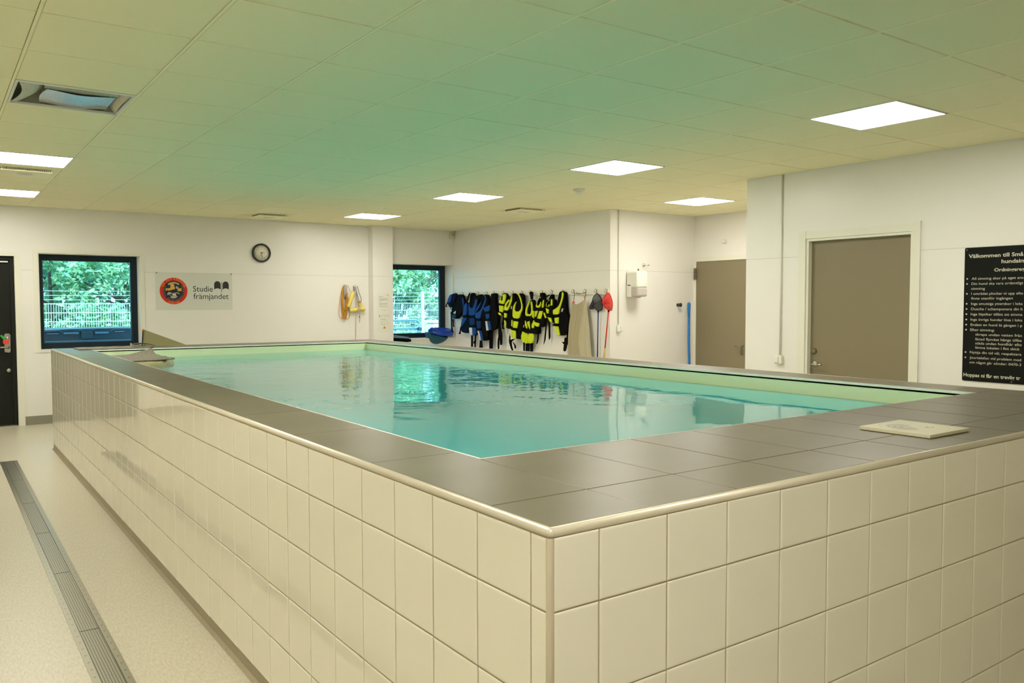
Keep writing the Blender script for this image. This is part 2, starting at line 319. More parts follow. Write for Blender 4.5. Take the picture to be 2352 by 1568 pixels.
# ------------------------------------------------------------------ mesh helpers
class MB:
    def __init__(s): s.v = []; s.f = []; s.sm = []
    def add(s, vs, fs, smooth=False):
        b = len(s.v); s.v += [tuple(v) for v in vs]
        for f in fs: s.f.append(tuple(b+i for i in f)); s.sm.append(smooth)
        return s
    def box(s, x0, x1, y0, y1, z0, z1, bv=0.0):
        if bv <= 0:
            vs = [(x, y, z) for x in (x0, x1) for y in (y0, y1) for z in (z0, z1)]
            return s.add(vs, [(0, 1, 3, 2), (4, 6, 7, 5), (0, 4, 5, 1), (2, 3, 7, 6), (0, 2, 6, 4), (1, 5, 7, 3)])
        bm = bmesh.new(); bmesh.ops.create_cube(bm, size=1.0)
        for v in bm.verts:
            v.co = Vector(((x0+x1)/2+v.co.x*(x1-x0), (y0+y1)/2+v.co.y*(y1-y0), (z0+z1)/2+v.co.z*(z1-z0)))
        bmesh.ops.bevel(bm, geom=bm.edges[:], offset=bv, segments=3, affect='EDGES', profile=0.5)
        s.frombm(bm); return s
    def frombm(s, bm, smooth=False):
        bm.verts.index_update()
        s.add([v.co.copy() for v in bm.verts], [[v.index for v in f.verts] for f in bm.faces], smooth); bm.free()
    def tube(s, pts, r, n=8, cap=True, rs=None, closed=False):
        pts = [Vector(p) for p in pts]; vs = []; fs = []; k = len(pts)
        prev = None
        for i, p in enumerate(pts):
            if closed: t = (pts[(i+1) % k]-pts[i-1]).normalized()
            else: t = (pts[min(i+1, k-1)]-pts[max(i-1, 0)]).normalized()
            if prev is None:
                a = Vector((0, 0, 1)) if abs(t.z) < 0.9 else Vector((1, 0, 0))
                u = t.cross(a).normalized()
            else:
                u = (prev - t*prev.dot(t)).normalized()
            prev = u; w = t.cross(u)
            R = rs[i] if rs else r
            for j in range(n):
                an = 2*pi*j/n; vs.append(p+u*R*cos(an)+w*R*sin(an))
        for i in range(k if closed else k-1):
            for j in range(n):
                a = i*n+j; b = i*n+(j+1) % n; i2 = (i+1) % k
                fs.append((a, b, i2*n+(j+1) % n, i2*n+j))
        if cap and not closed:
            fs.append(tuple(range(n-1, -1, -1))); fs.append(tuple((k-1)*n+j for j in range(n)))
        return s.add(vs, fs, True)
    def lathe(s, prof, org, ax, n=32):
        """profile [(radius, height)] around axis ax from org"""
        org = Vector(org); ax = Vector(ax).normalized()
        a = Vector((0, 0, 1)) if abs(ax.z) < 0.9 else Vector((1, 0, 0))
        u = ax.cross(a).normalized(); w = ax.cross(u); vs = []; fs = []
        for r, h in prof:
            for j in range(n):
                an = 2*pi*j/n; vs.append(org+ax*h+(u*cos(an)+w*sin(an))*r)
        for i in range(len(prof)-1):
            for j in range(n):
                fs.append((i*n+j, i*n+(j+1) % n, (i+1)*n+(j+1) % n, (i+1)*n+j))
        fs.append(tuple(range(n-1, -1, -1))); fs.append(tuple((len(prof)-1)*n+j for j in range(n)))
        return s.add(vs, fs, True)
    def poly(s, pts2, org, U, V, Nn, t, inset=0.0, rnd=0):
        """extruded outline: pts2 in (U,V) plane, thickness t along Nn, optional softened front edge"""
        pts = [Vector(p).to_2d() if len(p) > 2 else Vector(p) for p in pts2]
        for _ in range(rnd):
            q = []
            for i, p in enumerate(pts):
                nx = pts[(i+1) % len(pts)]
                q.append(p*0.78+nx*0.22); q.append(p*0.22+nx*0.78)
            pts = q
        ar = sum(pts[i].x*pts[(i+1) % len(pts)].y-pts[(i+1) % len(pts)].x*pts[i].y for i in range(len(pts)))
        if ar < 0: pts.reverse()
        org = Vector(org); U = Vector(U); V = Vector(V); Nn = Vector(Nn)
        n = len(pts)
        P3 = lambda p, h: org+U*p.x+V*p.y+Nn*h
        rings = [[P3(p, 0) for p in pts]]
        if inset > 0:
            def off(d):
                o = []
                for i in range(n):
                    a = (pts[i]-pts[i-1]); b = (pts[(i+1) % n]-pts[i])
                    if a.length < 1e-7 or b.length < 1e-7: o.append(pts[i]); continue
                    na = Vector((-a.y, a.x)).normalized(); nb = Vector((-b.y, b.x)).normalized()
                    nn = (na+nb)
                    if nn.length < 1e-4: o.append(pts[i]); continue
                    nn.normalize(); o.append(pts[i]+nn*d)
                return o
            rings.append([P3(p, t*0.55) for p in pts])
            rings.append([P3(p, t*0.88) for p in off(inset*0.4)])
            rings.append([P3(p, t) for p in off(inset)])
        else:
            rings.append([P3(p, t) for p in pts])
        vs = [v for r in rings for v in r]; fs = []
        for k in range(len(rings)-1):
            for i in range(n):
                j = (i+1) % n; fs.append((k*n+i, k*n+j, (k+1)*n+j, (k+1)*n+i))
        b = len(s.v); s.add(vs, fs, inset > 0)
        for ring, rev in ((0, True), (len(rings)-1, False)):
            ids = [ring*n+i for i in range(n)]
            if rev: ids.reverse()
            s.f.append(tuple(b+i for i in ids)); s.sm.append(False)
        return s
    def build(s, name, material, parent=None):
        me = bpy.data.meshes.new(name)
        me.from_pydata([tuple(v) for v in s.v], [], [tuple(f) for f in s.f])
        for p, q in zip(me.polygons, s.sm): p.use_smooth = q
        me.materials.append(material); me.update()
        if any(len(f) > 4 for f in s.f):   # triangulate big outlines safely
            bm = bmesh.new(); bm.from_mesh(me)
            big = [f for f in bm.faces if len(f.verts) > 4]
            if big: bmesh.ops.triangulate(bm, faces=big, quad_method='BEAUTY', ngon_method='EAR_CLIP')
            bmesh.ops.recalc_face_normals(bm, faces=bm.faces)
            bm.to_mesh(me); bm.free()
        else:
            bm = bmesh.new(); bm.from_mesh(me); bmesh.ops.recalc_face_normals(bm, faces=bm.faces); bm.to_mesh(me); bm.free()
        o = bpy.data.objects.new(name, me); COL.objects.link(o)
        if parent:
            o.parent = parent; o.matrix_parent_inverse = Matrix.Translation(-parent_loc(parent))
        return o
def parent_loc(o):
    return LOC.get(o.name, Vector((0, 0, 0)))
LOC = {}

def thing(name, label, cat, loc=(0, 0, 0), group=None):
    o = bpy.data.objects.new(name, None); COL.objects.link(o)
    o.location = loc; o.empty_display_size = 0.1
    LOC[o.name] = Vector(loc)
    o['label'] = label; o['category'] = cat
    if group: o['group'] = group
    return o
def tag(o, label, cat, group=None, kind=None):
    o['label'] = label; o['category'] = cat
    if group: o['group'] = group
    if kind: o['kind'] = kind
    return o
def struct(name, mb, m, parent=None):
    o = mb.build(name, m, parent)
    if not parent: o['kind'] = 'structure'
    return o
def structempty(name, loc=(0, 0, 0)):
    o = bpy.data.objects.new(name, None); COL.objects.link(o); o.location = loc; o['kind'] = 'structure'
    LOC[o.name] = Vector(loc); return o

def txt(mb, s, org, U, V, Nn, cap, width=None, bold=0.0, th=0.0006, ang=0.0, center=False):
    """lettering as flat thin mesh; org = left end of baseline; cap = capital height in metres"""
    cu = bpy.data.curves.new('t', 'FONT'); cu.body = s; cu.size = 1.0; cu.offset = bold; cu.resolution_u = 3
    ob = bpy.data.objects.new('t', cu)
    me = ob.to_mesh()
    vs = [v.co.copy() for v in me.vertices]; fs = [tuple(p.vertices) for p in me.polygons]
    ob.to_mesh_clear(); bpy.data.objects.remove(ob); bpy.data.curves.remove(cu)
    if not vs: return
    k = cap/0.70
    x0 = min(v.x for v in vs); x1 = max(v.x for v in vs)
    kx = (width/(x1-x0)) if width else k
    org = Vector(org); U = Vector(U); V = Vector(V); Nn = Vector(Nn)
    ca, sa = cos(ang), sin(ang)
    U2 = U*ca+V*sa; V2 = -U*sa+V*ca
    dx = -(x1-x0)/2*kx if center else 0
    mb.add([org+U2*((v.x-x0)*kx+dx)+V2*(v.y*k)+Nn*th for v in vs], fs)

XV = Vector((1, 0, 0)); YV = Vector((0, 1, 0)); ZV = Vector((0, 0, 1))
HC = 2.627                      # ceiling height
GX, GY = -0.5854, 1.9590        # ceiling grid origin
YB, XH, YT, XR, XD = 10.15, 5.98, 6.41, 5.40, 7.52
XL, YR = -5.6, -5.2

# ------------------------------------------------------------------ setting: floor, walls, ceiling
struct('floor', MB().box(XL-.3, XD+.3, YR-.3, YB+.35, -0.15, 0), M['floor'])
struct('trim_1', MB().box(XL-2, 16, YB+.5, 60, -0.5, -0.12), M['concrete']).name = 'outdoor_ground'
struct('roof', MB().box(XL-.4, XD+.4, YR-.4, YB+.6, HC+.12, HC+.35), M['roof'])  # unseen slab added above the ceiling to shut out the sun
struct('wall_left', MB().box(XL-.2, XL, YR-.2, YB+.35, 0, HC+.12), M['wall'])
struct('wall_rear', MB().box(XL, XD+.2, YR-.2, YR, 0, HC+.12), M['wall'])
w = MB()                         # far wall with door and two window openings
D0, D1, DZ = -1.16, -0.137, 2.03
A0, A1, B0, B1, WZ0, WZ1 = 0.108, 1.252, 4.83, 5.965, 0.905, 2.078
for x0, x1, z0, z1 in ((XL, D0, 0, HC+.12), (D0, D1, DZ, HC+.12), (D1, A0, 0, HC+.12), (A0, A1, 0, WZ0), (A0, A1, WZ1, HC+.12),
                       (A1, B0, 0, HC+.12), (B0, B1, 0, WZ0), (B0, B1, WZ1, HC+.12), (B1, XH+.2, 0, HC+.12)):
    w.box(x0, x1, YB, YB+.35, z0, z1)
struct('wall_back', w, M['wall'])
struct('wall_column', MB().box(4.46, 4.79, 9.985, YB, 0, HC+.1), M['wall'])
struct('wall_hooks', MB().box(XH, XH+.2, YT, YB, 0, HC+.12), M['wall'])
struct('wall_alcove', MB().box(XH+.2, XD+.2, YT, YT+.2, 0, HC+.12), M['wall'])
w = MB()                         # alcove wall with the small door, and return to the right wall
w.box(XD, XD+.2, 3.85, 5.41, 0, HC+.12); w.box(XD, XD+.2, 6.375, YT, 0, HC+.12); w.box(XD, XD+.2, 5.41, 6.375, 2.02, HC+.12)
w.box(XD+.06, XD+.2, 5.41, 6.375, 0, 2.02)
struct('wall_alcove_right', w, M['wall'])
w = MB()
w.box(XR, XR+.2, 3.18, 3.85, 0, HC+.12); w.box(XR, XR+.2, YR, 2.228, 0, HC+.12); w.box(XR, XR+.2, 2.228, 3.18, 2.015, HC+.12)
w.box(XR+.10, XR+.2, 2.228, 3.18, 0, 2.015)
w.box(XR+.2, XD+.2, 3.65, 3.85, 0, HC+.12)
struct('wall_right', w, M['wall'])
struct('baseboard_back', MB().box(-.075, .09, YB-.006, YB, 0, .105).box(.09, 4.46, YB-.006, YB, 0, .105).box(XL, D0-.07, YB-.006, YB, 0, .105), M['skirtg'])

# suspended ceiling
lamps = [(7, -1), (7, 3), (7, 7), (7, 11), (11, 5), (0, 7), (0, 11), (0, -1), (0, -5), (0, -9), (-7, -9), (-7, -5), (-7, -1), (-7, 3), (-7, 7), (-7, 11)]  # left column and rear panels are unseen, added to raise the light
dome = (0, 3)
skip = set(lamps + [dome])
c = MB(); t = MB()
cx = lambda l: GX+.6*l
cy = lambda r: GY+.6*r
rc = random.Random(3)
for l in range(-9, 15):
    for r in range(-13, 15):
        if (l, r) in skip: continue
        x0, x1, y0, y1 = cx(l)+.0025, cx(l+1)-.0118, cy(r)+.0015, cy(r+1)-.003
        x0 = max(x0, XL); x1 = min(x1, XD+.1); y0 = max(y0, YR); y1 = min(y1, YB+.0)
        if x1-x0 < .03 or y1-y0 < .03: continue
        dz = rc.uniform(-.0008, .0008)
        vs = [(x0, y0, HC+.006), (x1, y0, HC+.006), (x1, y1, HC+.006), (x0, y1, HC+.006),
              (x0+.004, y0+.004, HC+dz), (x1-.004, y0+.004, HC+dz), (x1-.004, y1-.004, HC-dz), (x0+.004, y1-.004, HC-dz)]
        c.add(vs, [(4, 5, 6, 7), (0, 1, 5, 4), (1, 2, 6, 5), (2, 3, 7, 6), (3, 0, 4, 7)])
bars = MB()
for l in range(-9, 16):
    x = cx(l)-.0045
    if XL < x < XD: bars.box(x-.0065, x+.0065, YR, YB, HC-.001, HC+.006)
ceil_o = struct('ceiling', c, M['ceil'])
struct('ceiling_grid', bars, M['ceilbar'], ceil_o)
back = MB()
for l in range(-9, 15):
    for r in range(-13, 15):
        if (l, r) == dome: continue
        x0 = max(cx(l), XL-.1); x1 = min(cx(l+1), XD+.15); y0 = max(cy(r), YR-.1); y1 = min(cy(r+1), YB+.0)
        if x1 > x0 and y1 > y0: back.add([(x0, y0, HC+.012), (x1, y0, HC+.012), (x1, y1, HC+.012), (x0, y1, HC+.012)], [(0, 1, 2, 3)])
struct('ceiling_backing', back, mat('ceiling_void', (0.10, 0.11, 0.05), 0.9), ceil_o)

# ceiling lamps
def lamp_tex(l, r): return {(7, -1): 'square lit ceiling panel nearest the camera, above the right end of the pool',
    (7, 3): 'square lit ceiling panel second in the right row, above the towel-dispenser side',
    (7, 7): 'square lit ceiling panel third in the right row, above the life vests',
    (7, 11): 'square lit ceiling panel farthest in the right row, near the column and corner window',
    (11, 5): 'square lit ceiling panel over the recessed corner with the small taupe door',
    (0, 7): 'square lit ceiling panel on the left, just before the slotted vent',
    (0, 11): 'square lit ceiling panel farthest on the left, near the back wall',
    (0, -1): 'square lit ceiling panel above the near left side of the pool, out of the frame',
    (0, -5): 'unseen square lit ceiling panel directly above the camera',
    (0, -9): 'added unseen ceiling panel in the middle row by the rear wall',
    (-7, -9): 'added unseen ceiling panel in the left corner by the rear wall',
    (-7, -5): 'added unseen ceiling panel by the left wall, second from the rear wall',
    (-7, -1): 'added unseen ceiling panel by the left wall, third from the rear wall',
    (-7, 3): 'added unseen ceiling panel by the left wall, level with the unlit fixture',
    (-7, 7): 'added unseen ceiling panel by the left wall, second from the back wall',
    (-7, 11): 'added unseen ceiling panel by the left wall, nearest the back wall'}[(l, r)]
for l, r in lamps:
    x0, x1, y0, y1 = cx(l)+.004, cx(l+1)-.013, cy(r)+.004, cy(r+1)-.008
    e = thing('ceiling_light', lamp_tex(l, r), 'ceiling light', ((x0+x1)/2, (y0+y1)/2, HC), 'lit square ceiling panels')
    MB().box(x0, x1, y0, y0+.011, HC-.004, HC+.008).box(x0, x1, y1-.011, y1, HC-.004, HC+.008).box(x0, x0+.011, y0+.011, y1-.011, HC-.004, HC+.008).box(x1-.011, x1, y0+.011, y1-.011, HC-.004, HC+.008).build('frame', M['white'], e)
    MB().box(x0+.011, x1-.011, y0+.011, y1-.011, HC-.001, HC+.007).build('diffuser', M['lamp'], e)

# the unlit fixture with curved reflectors
x0, x1, y0, y1 = cx(0)+.004, cx(1)-.013, cy(3)+.004, cy(4)-.008
e = thing('recessed_ceiling_fixture', 'unlit square ceiling fixture with curved reflectors mirroring blue daylight', 'ceiling light', ((x0+x1)/2, (y0+y1)/2, HC))
MB().box(x0, x1, y0, y0+.03, HC-.003, HC+.01).box(x0, x1, y1-.014, y1, HC-.003, HC+.01).box(x0, x0+.014, y0+.03, y1-.014, HC-.003, HC+.01).box(x1-.014, x1, y0+.03, y1-.014, HC-.003, HC+.01).build('frame', M['white'], e)
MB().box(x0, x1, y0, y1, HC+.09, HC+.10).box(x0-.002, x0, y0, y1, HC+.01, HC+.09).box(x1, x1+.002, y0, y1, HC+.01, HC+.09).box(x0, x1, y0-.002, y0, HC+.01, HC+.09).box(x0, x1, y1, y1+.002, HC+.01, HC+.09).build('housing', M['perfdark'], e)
def sheet(fx, fz, us, vs2):
    b = MB(); n = len(vs2)
    V_ = [(fx(u, v)) for u in us for v in vs2]
    F_ = [(i*n+j, i*n+j+1, (i+1)*n+j+1, (i+1)*n+j) for i in range(len(us)-1) for j in range(n-1)]
    return b.add(V_, F_, True)
lin = lambda a, b, n: [a+(b-a)*i/(n-1) for i in range(n)]
# side wing: cream perforated panel with bowed edge
b = sheet(lambda u, v: (x0+.014+.035*sin(pi*v)+u*(.10+.012*sin(pi*v)), y0+.03+(y1-y0-.044)*v, HC+.004+.05*u*u), None, lin(0, 1, 6), lin(0, 1, 14))
b.build('side_reflector', M['perf'], e)
b = sheet(lambda u, v: (x1-.014-.01*sin(pi*v)-u*.05, y0+.03+(y1-y0-.044)*v, HC+.003+.06*u), None, lin(0, 1, 4), lin(0, 1, 14))
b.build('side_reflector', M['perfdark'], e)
b = sheet(lambda u, v: (x0+.165-.018*sin(pi*v)+u*(.345+.02*sin(pi*v)), y0+.20+.02*sin(pi*u)+(y1-y0-.216)*v, HC+.012+.004*cos(2*pi*u)+.008*v*(1-v)), None, lin(0, 1, 22), lin(0, 1, 12))
b.build('main_reflector', M['pale_panel'], e)
b = sheet(lambda u, v: (x0+.15+.37*u, y0+.05+.03*sin(pi*u)+.15*v, HC+.055-.035*v), None, lin(0, 1, 12), lin(0, 1, 5))
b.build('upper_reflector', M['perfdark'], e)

# slotted vents
for vx, vy, lab in ((-.262, 7.15, 'square ceiling air vent between the two lit panels on the left'), (2.72, 9.50, 'square ceiling air vent above the wall clock side of the back wall'), (5.125, 7.07, 'square ceiling air vent above the life vests')):
    e = thing('ceiling_vent', lab, 'air vent', (vx, vy, HC), 'slotted ceiling vents')
    MB().box(vx-.195, vx+.195, vy-.195, vy+.195, HC-.028, HC-.021, .002).build('cover_plate', M['ceilbar'], e)
    MB().box(vx-.165, vx+.165, vy-.165, vy+.165, HC-.021, HC-.0005).build('throat', M['skirt'], e)
    MB().box(vx-.06, vx+.06, vy-.045, vy+.045, HC-.036, HC-.028, .004).build('badge', M['white'], e)
    b = MB()
    for k in range(26): b.box(vx-.185+k*.0148, vx-.180+k*.0148, vy-.192, vy-.188, HC-.021, HC-.001)
    b.build('grille', M['ceilbar'], e)
e = thing('smoke_detector', 'round white detector on the ceiling between the lit panels', 'smoke detector', (4.51, 5.27, HC))
MB().lathe([(.062, 0), (.064, .012), (.05, .02)], (4.51, 5.27, HC), (0, 0, -1)).build('base', M['white'], e)
MB().lathe([(.036, .02), (.034, .04), (.02, .046)], (4.51, 5.27, HC), (0, 0, -1)).build('sensor_cap', M['white'], e)

# ------------------------------------------------------------------ windows
def window(name, x0, x1, yf, z0, z1, lw, rw, cas, outer_right=True):
    e = structempty(name, ((x0+x1)/2, yf, z0))
    b = MB()
    b.box(x0, x0+lw, yf, yf+.07, z0, z1); b.box(x1-rw, x1, yf, yf+.07, z0, z1)
    b.box(x0+lw, x1-rw, yf, yf+.07, z0, z0+.075); b.box(x0+lw, x1-rw, yf, yf+.07, z1-.083, z1)
    struct('window_frame', b, M['anthracite'], e)
    b = MB(); i = .012
    b.box(x1-rw-i, x1-rw, yf+.02, yf+.06, z0+.075, z1-.083); b.box(x0+lw, x0+lw+i, yf+.02, yf+.06, z0+.075, z1-.083)
    struct('glazing_bead', b, M['bin'], e)
    struct('window_glass', MB().box(x0+lw, x1-rw, yf+.045, yf+.047, z0+.075, z1-.083), M['glass'], e)
    b = MB()
    for q in cas: b.box(*q)
    struct('window_casing', b, M['trim'], e)
    struct('window_sill', MB().box(x0, x1, YB-.012, yf, z0-.02, z0-.001), M['trim'], e)
    b = MB(); b.box(x0-.0, x0+.008, YB, yf, z0, z1); b.box(x1-.008, x1, YB, yf, z0, z1); b.box(x0, x1, YB, yf, z1-.008, z1)
    struct('window_reveal', b, M['trim'], e)
    return e
window('window_1', A0, A1, 10.32, WZ0, WZ1, .055, .075, [(.054, A0, YB-.012, YB, .871, 2.115), (A1, 1.297, YB-.012, YB, .871, 2.115), (A0, A1, YB-.012, YB, WZ1, 2.115), (A0, A1, YB-.010, YB, .871, .885)])
window('window_2', B0, B1, 10.40, WZ0, WZ1, .055, .09, [(B0-.04, B1+.012, YB-.010, YB, WZ1, 2.115), (B0-.04, B1, YB-.010, YB, .865, .884)])

# ------------------------------------------------------------------ doors
e = structempty('door_1', (-.62, YB, 0))
struct('door_leaf', MB().box(-1.12, -.185, 10.22, 10.27, .01, 1.985), M['doordark'], e)
struct('door_frame', MB().box(-.185, D1, 10.18, 10.28, 0, DZ).box(D0, -1.12, 10.18, 10.28, 0, DZ).box(-1.12, -.185, 10.18, 10.28, 1.985, DZ), M['doordark'], e)
struct('door_casing', MB().box(D1, -.072, YB-.014, YB, 0, 2.078).box(D0-.065, D0, YB-.014, YB, 0, 2.078).box(D0, D1, YB-.014, YB, DZ, 2.078).box(D1-.004, D1, YB, 10.18, 0, DZ), M['trim'], e)
struct('door_threshold', MB().box(-1.12, -.15, 10.12, 10.25, 0, .012), M['steel'], e)
hp = struct('handle_plate', MB().poly([(-.26, .885), (-.21, .875), (-.195, .89), (-.193, 1.09), (-.205, 1.108), (-.25, 1.108), (-.262, 1.09)], (0, 10.22, 0), XV, ZV, -YV, .012, .004), M['steel'], e)
struct('door_handle', MB().tube([(-.225, 10.21, .945), (-.225, 10.165, .945), (-.24, 10.155, .945), (-.34, 10.155, .947)], .009).lathe([(.02, 0), (.02, .008)], (-.225, 10.208, .945), (0, -1, 0)), M['steel'], hp)
struct('lock_cylinder', MB().lathe([(.016, 0), (.016, .014), (.006, .016)], (-.225, 10.21, 1.055), (0, -1, 0)), M['chrome'], hp)
struct('deadbolt', MB().lathe([(.027, 0), (.027, .012), (.015, .02)], (-.22, 10.22, .665), (0, -1, 0)).lathe([(.006, .02), (.006, .022)], (-.22, 10.22, .665), (0, -1, 0)), M['steel'], e)
struct('door_closer', MB().box(-.42, -.20, 10.19, 10.22, 1.955, 1.972), M['white'], e)
e = thing('key_tag', 'red tag on a green carabiner hanging at the dark door handle', 'key tag', (-.25, 10.19, .98))
MB().box(-.275, -.215, 10.190, 10.200, .985, 1.032, .004).build('tag', M['tagred'], e)
MB().tube([(-.262, 10.195, 1.035), (-.29, 10.192, 1.075), (-.298, 10.192, 1.088), (-.285, 10.192, 1.087), (-.25, 10.195, 1.045), (-.248, 10.195, 1.036)], .0075, closed=True).build('carabiner', M['taggreen'], e)
MB().tube([(-.298, 10.192, 1.088), (-.32, 10.205, 1.13)], .003).build('cord', M['bk'], e)

e = structempty('door_2', (XD, 5.9, 0))
struct('door_leaf', MB().box(XD-.004, XD+.04, 5.42, 6.375, .01, 2.012), M['doortaupe'], e)
struct('door_casing', MB().box(XD-.016, XD, 6.372, YT, 0, 2.075).box(XD-.016, XD, 5.36, 5.42, 0, 2.075).box(XD-.016, XD, 5.42, 6.372, 2.013, 2.075), M['trim'], e)
struct('door_hinge', MB().box(XD-.034, XD-.016, 6.355, 6.395, 1.77, 1.845, .003).box(XD-.034, XD-.016, 6.358, 6.395, 1.85, 1.925, .003), M['hinge'], e)
struct('door_handle', MB().tube([(XD, 5.58, .905), (XD-.05, 5.58, .905), (XD-.055, 5.60, .905), (XD-.055, 5.66, .905)], .008), M['steel'], e)
struct('lanyard', MB().tube([(XD-.03, 5.575, .905), (XD-.03, 5.588, .86), (XD-.03, 5.597, .79), (XD-.03, 5.57, .785), (XD-.03, 5.558, .85)], .004), M['string'], e)

e = structempty('door_3', (XR, 2.7, 0))
struct('door_leaf', MB().box(XR+.045, XR+.09, 2.235, 3.165, .01, 2.0), M['doortaupe'], e)
struct('door_frame', MB().box(XR-.004, XR+.10, 3.165, 3.192, 0, 2.02).box(XR-.004, XR+.10, 2.225, 2.237, 0, 2.02).box(XR-.004, XR+.10, 2.237, 3.165, 2.0, 2.022), M['trim'], e)
struct('door_casing', MB().box(XR-.016, XR, 3.19, 3.262, 0, 2.088).box(XR-.016, XR, 2.155, 2.226, 0, 2.10).box(XR-.013, XR, 2.226, 3.19, 2.022, 2.085), M['trim'], e)
struct('door_hinge', MB().box(XR+.022, XR+.045, 2.238, 2.256, 1.75, 1.81, .003).box(XR+.022, XR+.045, 2.238, 2.254, 1.685, 1.745, .003), M['hinge'], e)
struct('lock_cylinder', MB().lathe([(.026, 0), (.026, .006), (.019, .02), (.017, .021)], (XR+.045, 3.125, 1.025), (-1, 0, 0)), M['hinge'], e)
struct('door_handle', MB().lathe([(.026, 0), (.026, .008), (.015, .012)], (XR+.045, 3.12, .911), (-1, 0, 0)).tube([(XR+.045, 3.12, .911), (XR, 3.12, .911), (XR-.008, 3.105, .911), (XR-.008, 3.02, .911)], .009), M['steel'], e)

# ------------------------------------------------------------------ wall fittings
def switch(name, lab, cat, xa, xb, ya, yb, za, zb, face, cond):
    e = thing(name, lab, cat, ((xa+xb)/2, (ya+yb)/2, za))
    MB().box(xa, xb, ya, yb, za, zb, .006).build('housing', M['white'], e)
    MB().box(*face, .003).build('rocker', M['white'], e)
    MB().tube(cond, .0075, 10).build('conduit', M['trim'], e)
switch('wall_switch', 'white wall switch with vertical conduit beside the large taupe door', 'switch', XR-.035, XR, 3.415, 3.49, .895, .975, (XR-.044, XR-.035, 3.445, 3.488, .908, .962), [(XR-.012, 3.447, .975), (XR-.012, 3.447, HC-.002)])
switch('wall_socket', 'white wall box with vertical conduit left of the towel dispenser', 'switch', 6.092, 6.165, YT-.035, YT, 1.093, 1.183, (6.118, 6.162, YT-.045, YT-.035, 1.105, 1.17), [(6.115, YT-.012, 1.183), (6.115, YT-.012, HC-.002)])
tag(MB().box(XD-.03, XD, 5.862, 5.925, 2.238, 2.285, .005).build('alarm_box', M['white']), 'small square white box on the wall above the small taupe door', 'alarm box')
e = thing('motion_detector', 'small cream motion detector high in the corner above the corner window', 'motion detector', (5.93, 10.1, 2.5))
MB().box(5.895, 5.955, 10.10, 10.15, 2.50, 2.60, .012).build('housing', M['lid'], e)
MB().box(5.905, 5.945, 10.092, 10.102, 2.54, 2.575, .004).build('lens', M['greyplas'], e)
# towel dispenser
DX0, DX1 = 6.25, 6.44
e = thing('towel_dispenser', 'white paper towel dispenser with smoked lower window on the recessed wall', 'towel dispenser', (6.345, YT, 1.53))
MB().box(DX0, DX1, YT-.205, YT, 1.648, 1.862, .028).build('cover', M['white'], e)
MB().box(DX0+.003, DX1-.003, YT-.203, YT-.075, 1.536, 1.655, .026).build('viewing_window', M['greyplas'], e)
MB().box(DX0, DX1, YT-.095, YT, 1.530, 1.70, .012).build('back_shell', M['white'], e)
MB().box(6.385, 6.400, YT-.207, YT-.204, 1.690, 1.697).build('badge', M['greyplas'], e)
b = MB()
for k in range(9): b.tube([(6.30+.011*k, YT-.13, 1.545), (6.302+.011*k, YT-.14+.01*(k % 3), 1.532-.004*(k % 2)), (6.305+.011*k, YT-.12, 1.525)], .004, 5)
b.build('paper_end', M['pink'], e)
e = thing('coat_hook', 'small chrome hook on the wall above the towel dispenser', 'hook', (6.555, YT, 1.93))
MB().lathe([(.022, 0), (.022, .006), (.008, .01)], (6.555, YT, 1.945), (0, -1, 0)).build('base', M['chrome'], e)
MB().tube([(6.555, YT-.01, 1.945), (6.56, YT-.05, 1.94), (6.60, YT-.06, 1.945)], .006).build('arm', M['chrome'], e)
tag(MB().box(6.452, 6.462, YT-.02, YT, 1.868, 1.895, .002).build('wall_clip', M['hinge']), 'tiny metal clip sticking up just above the towel dispenser', 'clip')
e = thing('door_stop_knob', 'small dark round knob on the recessed wall left of the blue tube', 'knob', (7.2, YT, 1.42))
MB().lathe([(.022, 0), (.022, .01), (.012, .014), (.012, .04)], (7.195, YT, 1.43), (0, -1, 0)).build('base', M['black'], e)
MB().lathe([(.012, .04), (.026, .045), (.026, .06), (.012, .064)], (7.195, YT, 1.43), (0, -1, 0)).build('cap', M['black'], e)
e = thing('blue_tube', 'tall bright blue tube leaning in the corner beside the small taupe door', 'tube', (7.215, 6.2, 0))
MB().tube([(7.208, 6.18, 0.0), (7.25, 6.24, .5), (7.30, 6.30, .95), (7.335, 6.335, 1.30)], .0165, 14).build('shaft', M['noodle'], e)
MB().tube([(7.333, 6.333, 1.28), (7.345, 6.345, 1.38), (7.352, 6.35, 1.445), (7.353, 6.352, 1.462)], .02, 14, rs=[.0167, .021, .0225, .014]).build('grip', M['noodle'], e)

# clock
CX, CZ = 2.825, 2.166
e = thing('wall_clock', 'round wall clock with thick black rim on the back wall', 'clock', (CX, YB, CZ))
MB().lathe([(.128, 0), (.131, .012), (.131, .032), (.124, .042), (.114, .042), (.108, .032), (.108, .018)], (CX, YB, CZ), (0, -1, 0), 48).build('rim', M['black'], e)
MB().lathe([(.109, .012), (.109, .020)], (CX, YB, CZ), (0, -1, 0), 48).build('face', M['face'], e)
b = MB()
for k in range(12):
    a = 2*pi*(k+1)/12
    txt(b, str(k+1), (CX+.083*sin(a), YB-.0205, CZ+.083*cos(a)-.010), XV, ZV, -YV, .020, center=True)
b.build('numerals', M['ink'], e)
def hand(a, l, wd, y, m, nm):
    U_ = Vector((sin(a), 0, cos(a))); V_ = Vector((cos(a), 0, -sin(a)))
    MB().poly([(-.012, -wd), (l, -wd*.6), (l, wd*.6), (-.012, wd)], (CX, y, CZ), U_, V_, -YV, .0012).build(nm, m, e)
hand(radians(80), .048, .0035, YB-.023, M['black'], 'hour_hand')
hand(radians(172), .075, .0032, YB-.026, M['black'], 'minute_hand')
hand(radians(213), .082, .0010, YB-.029, M['ink2'], 'second_hand')
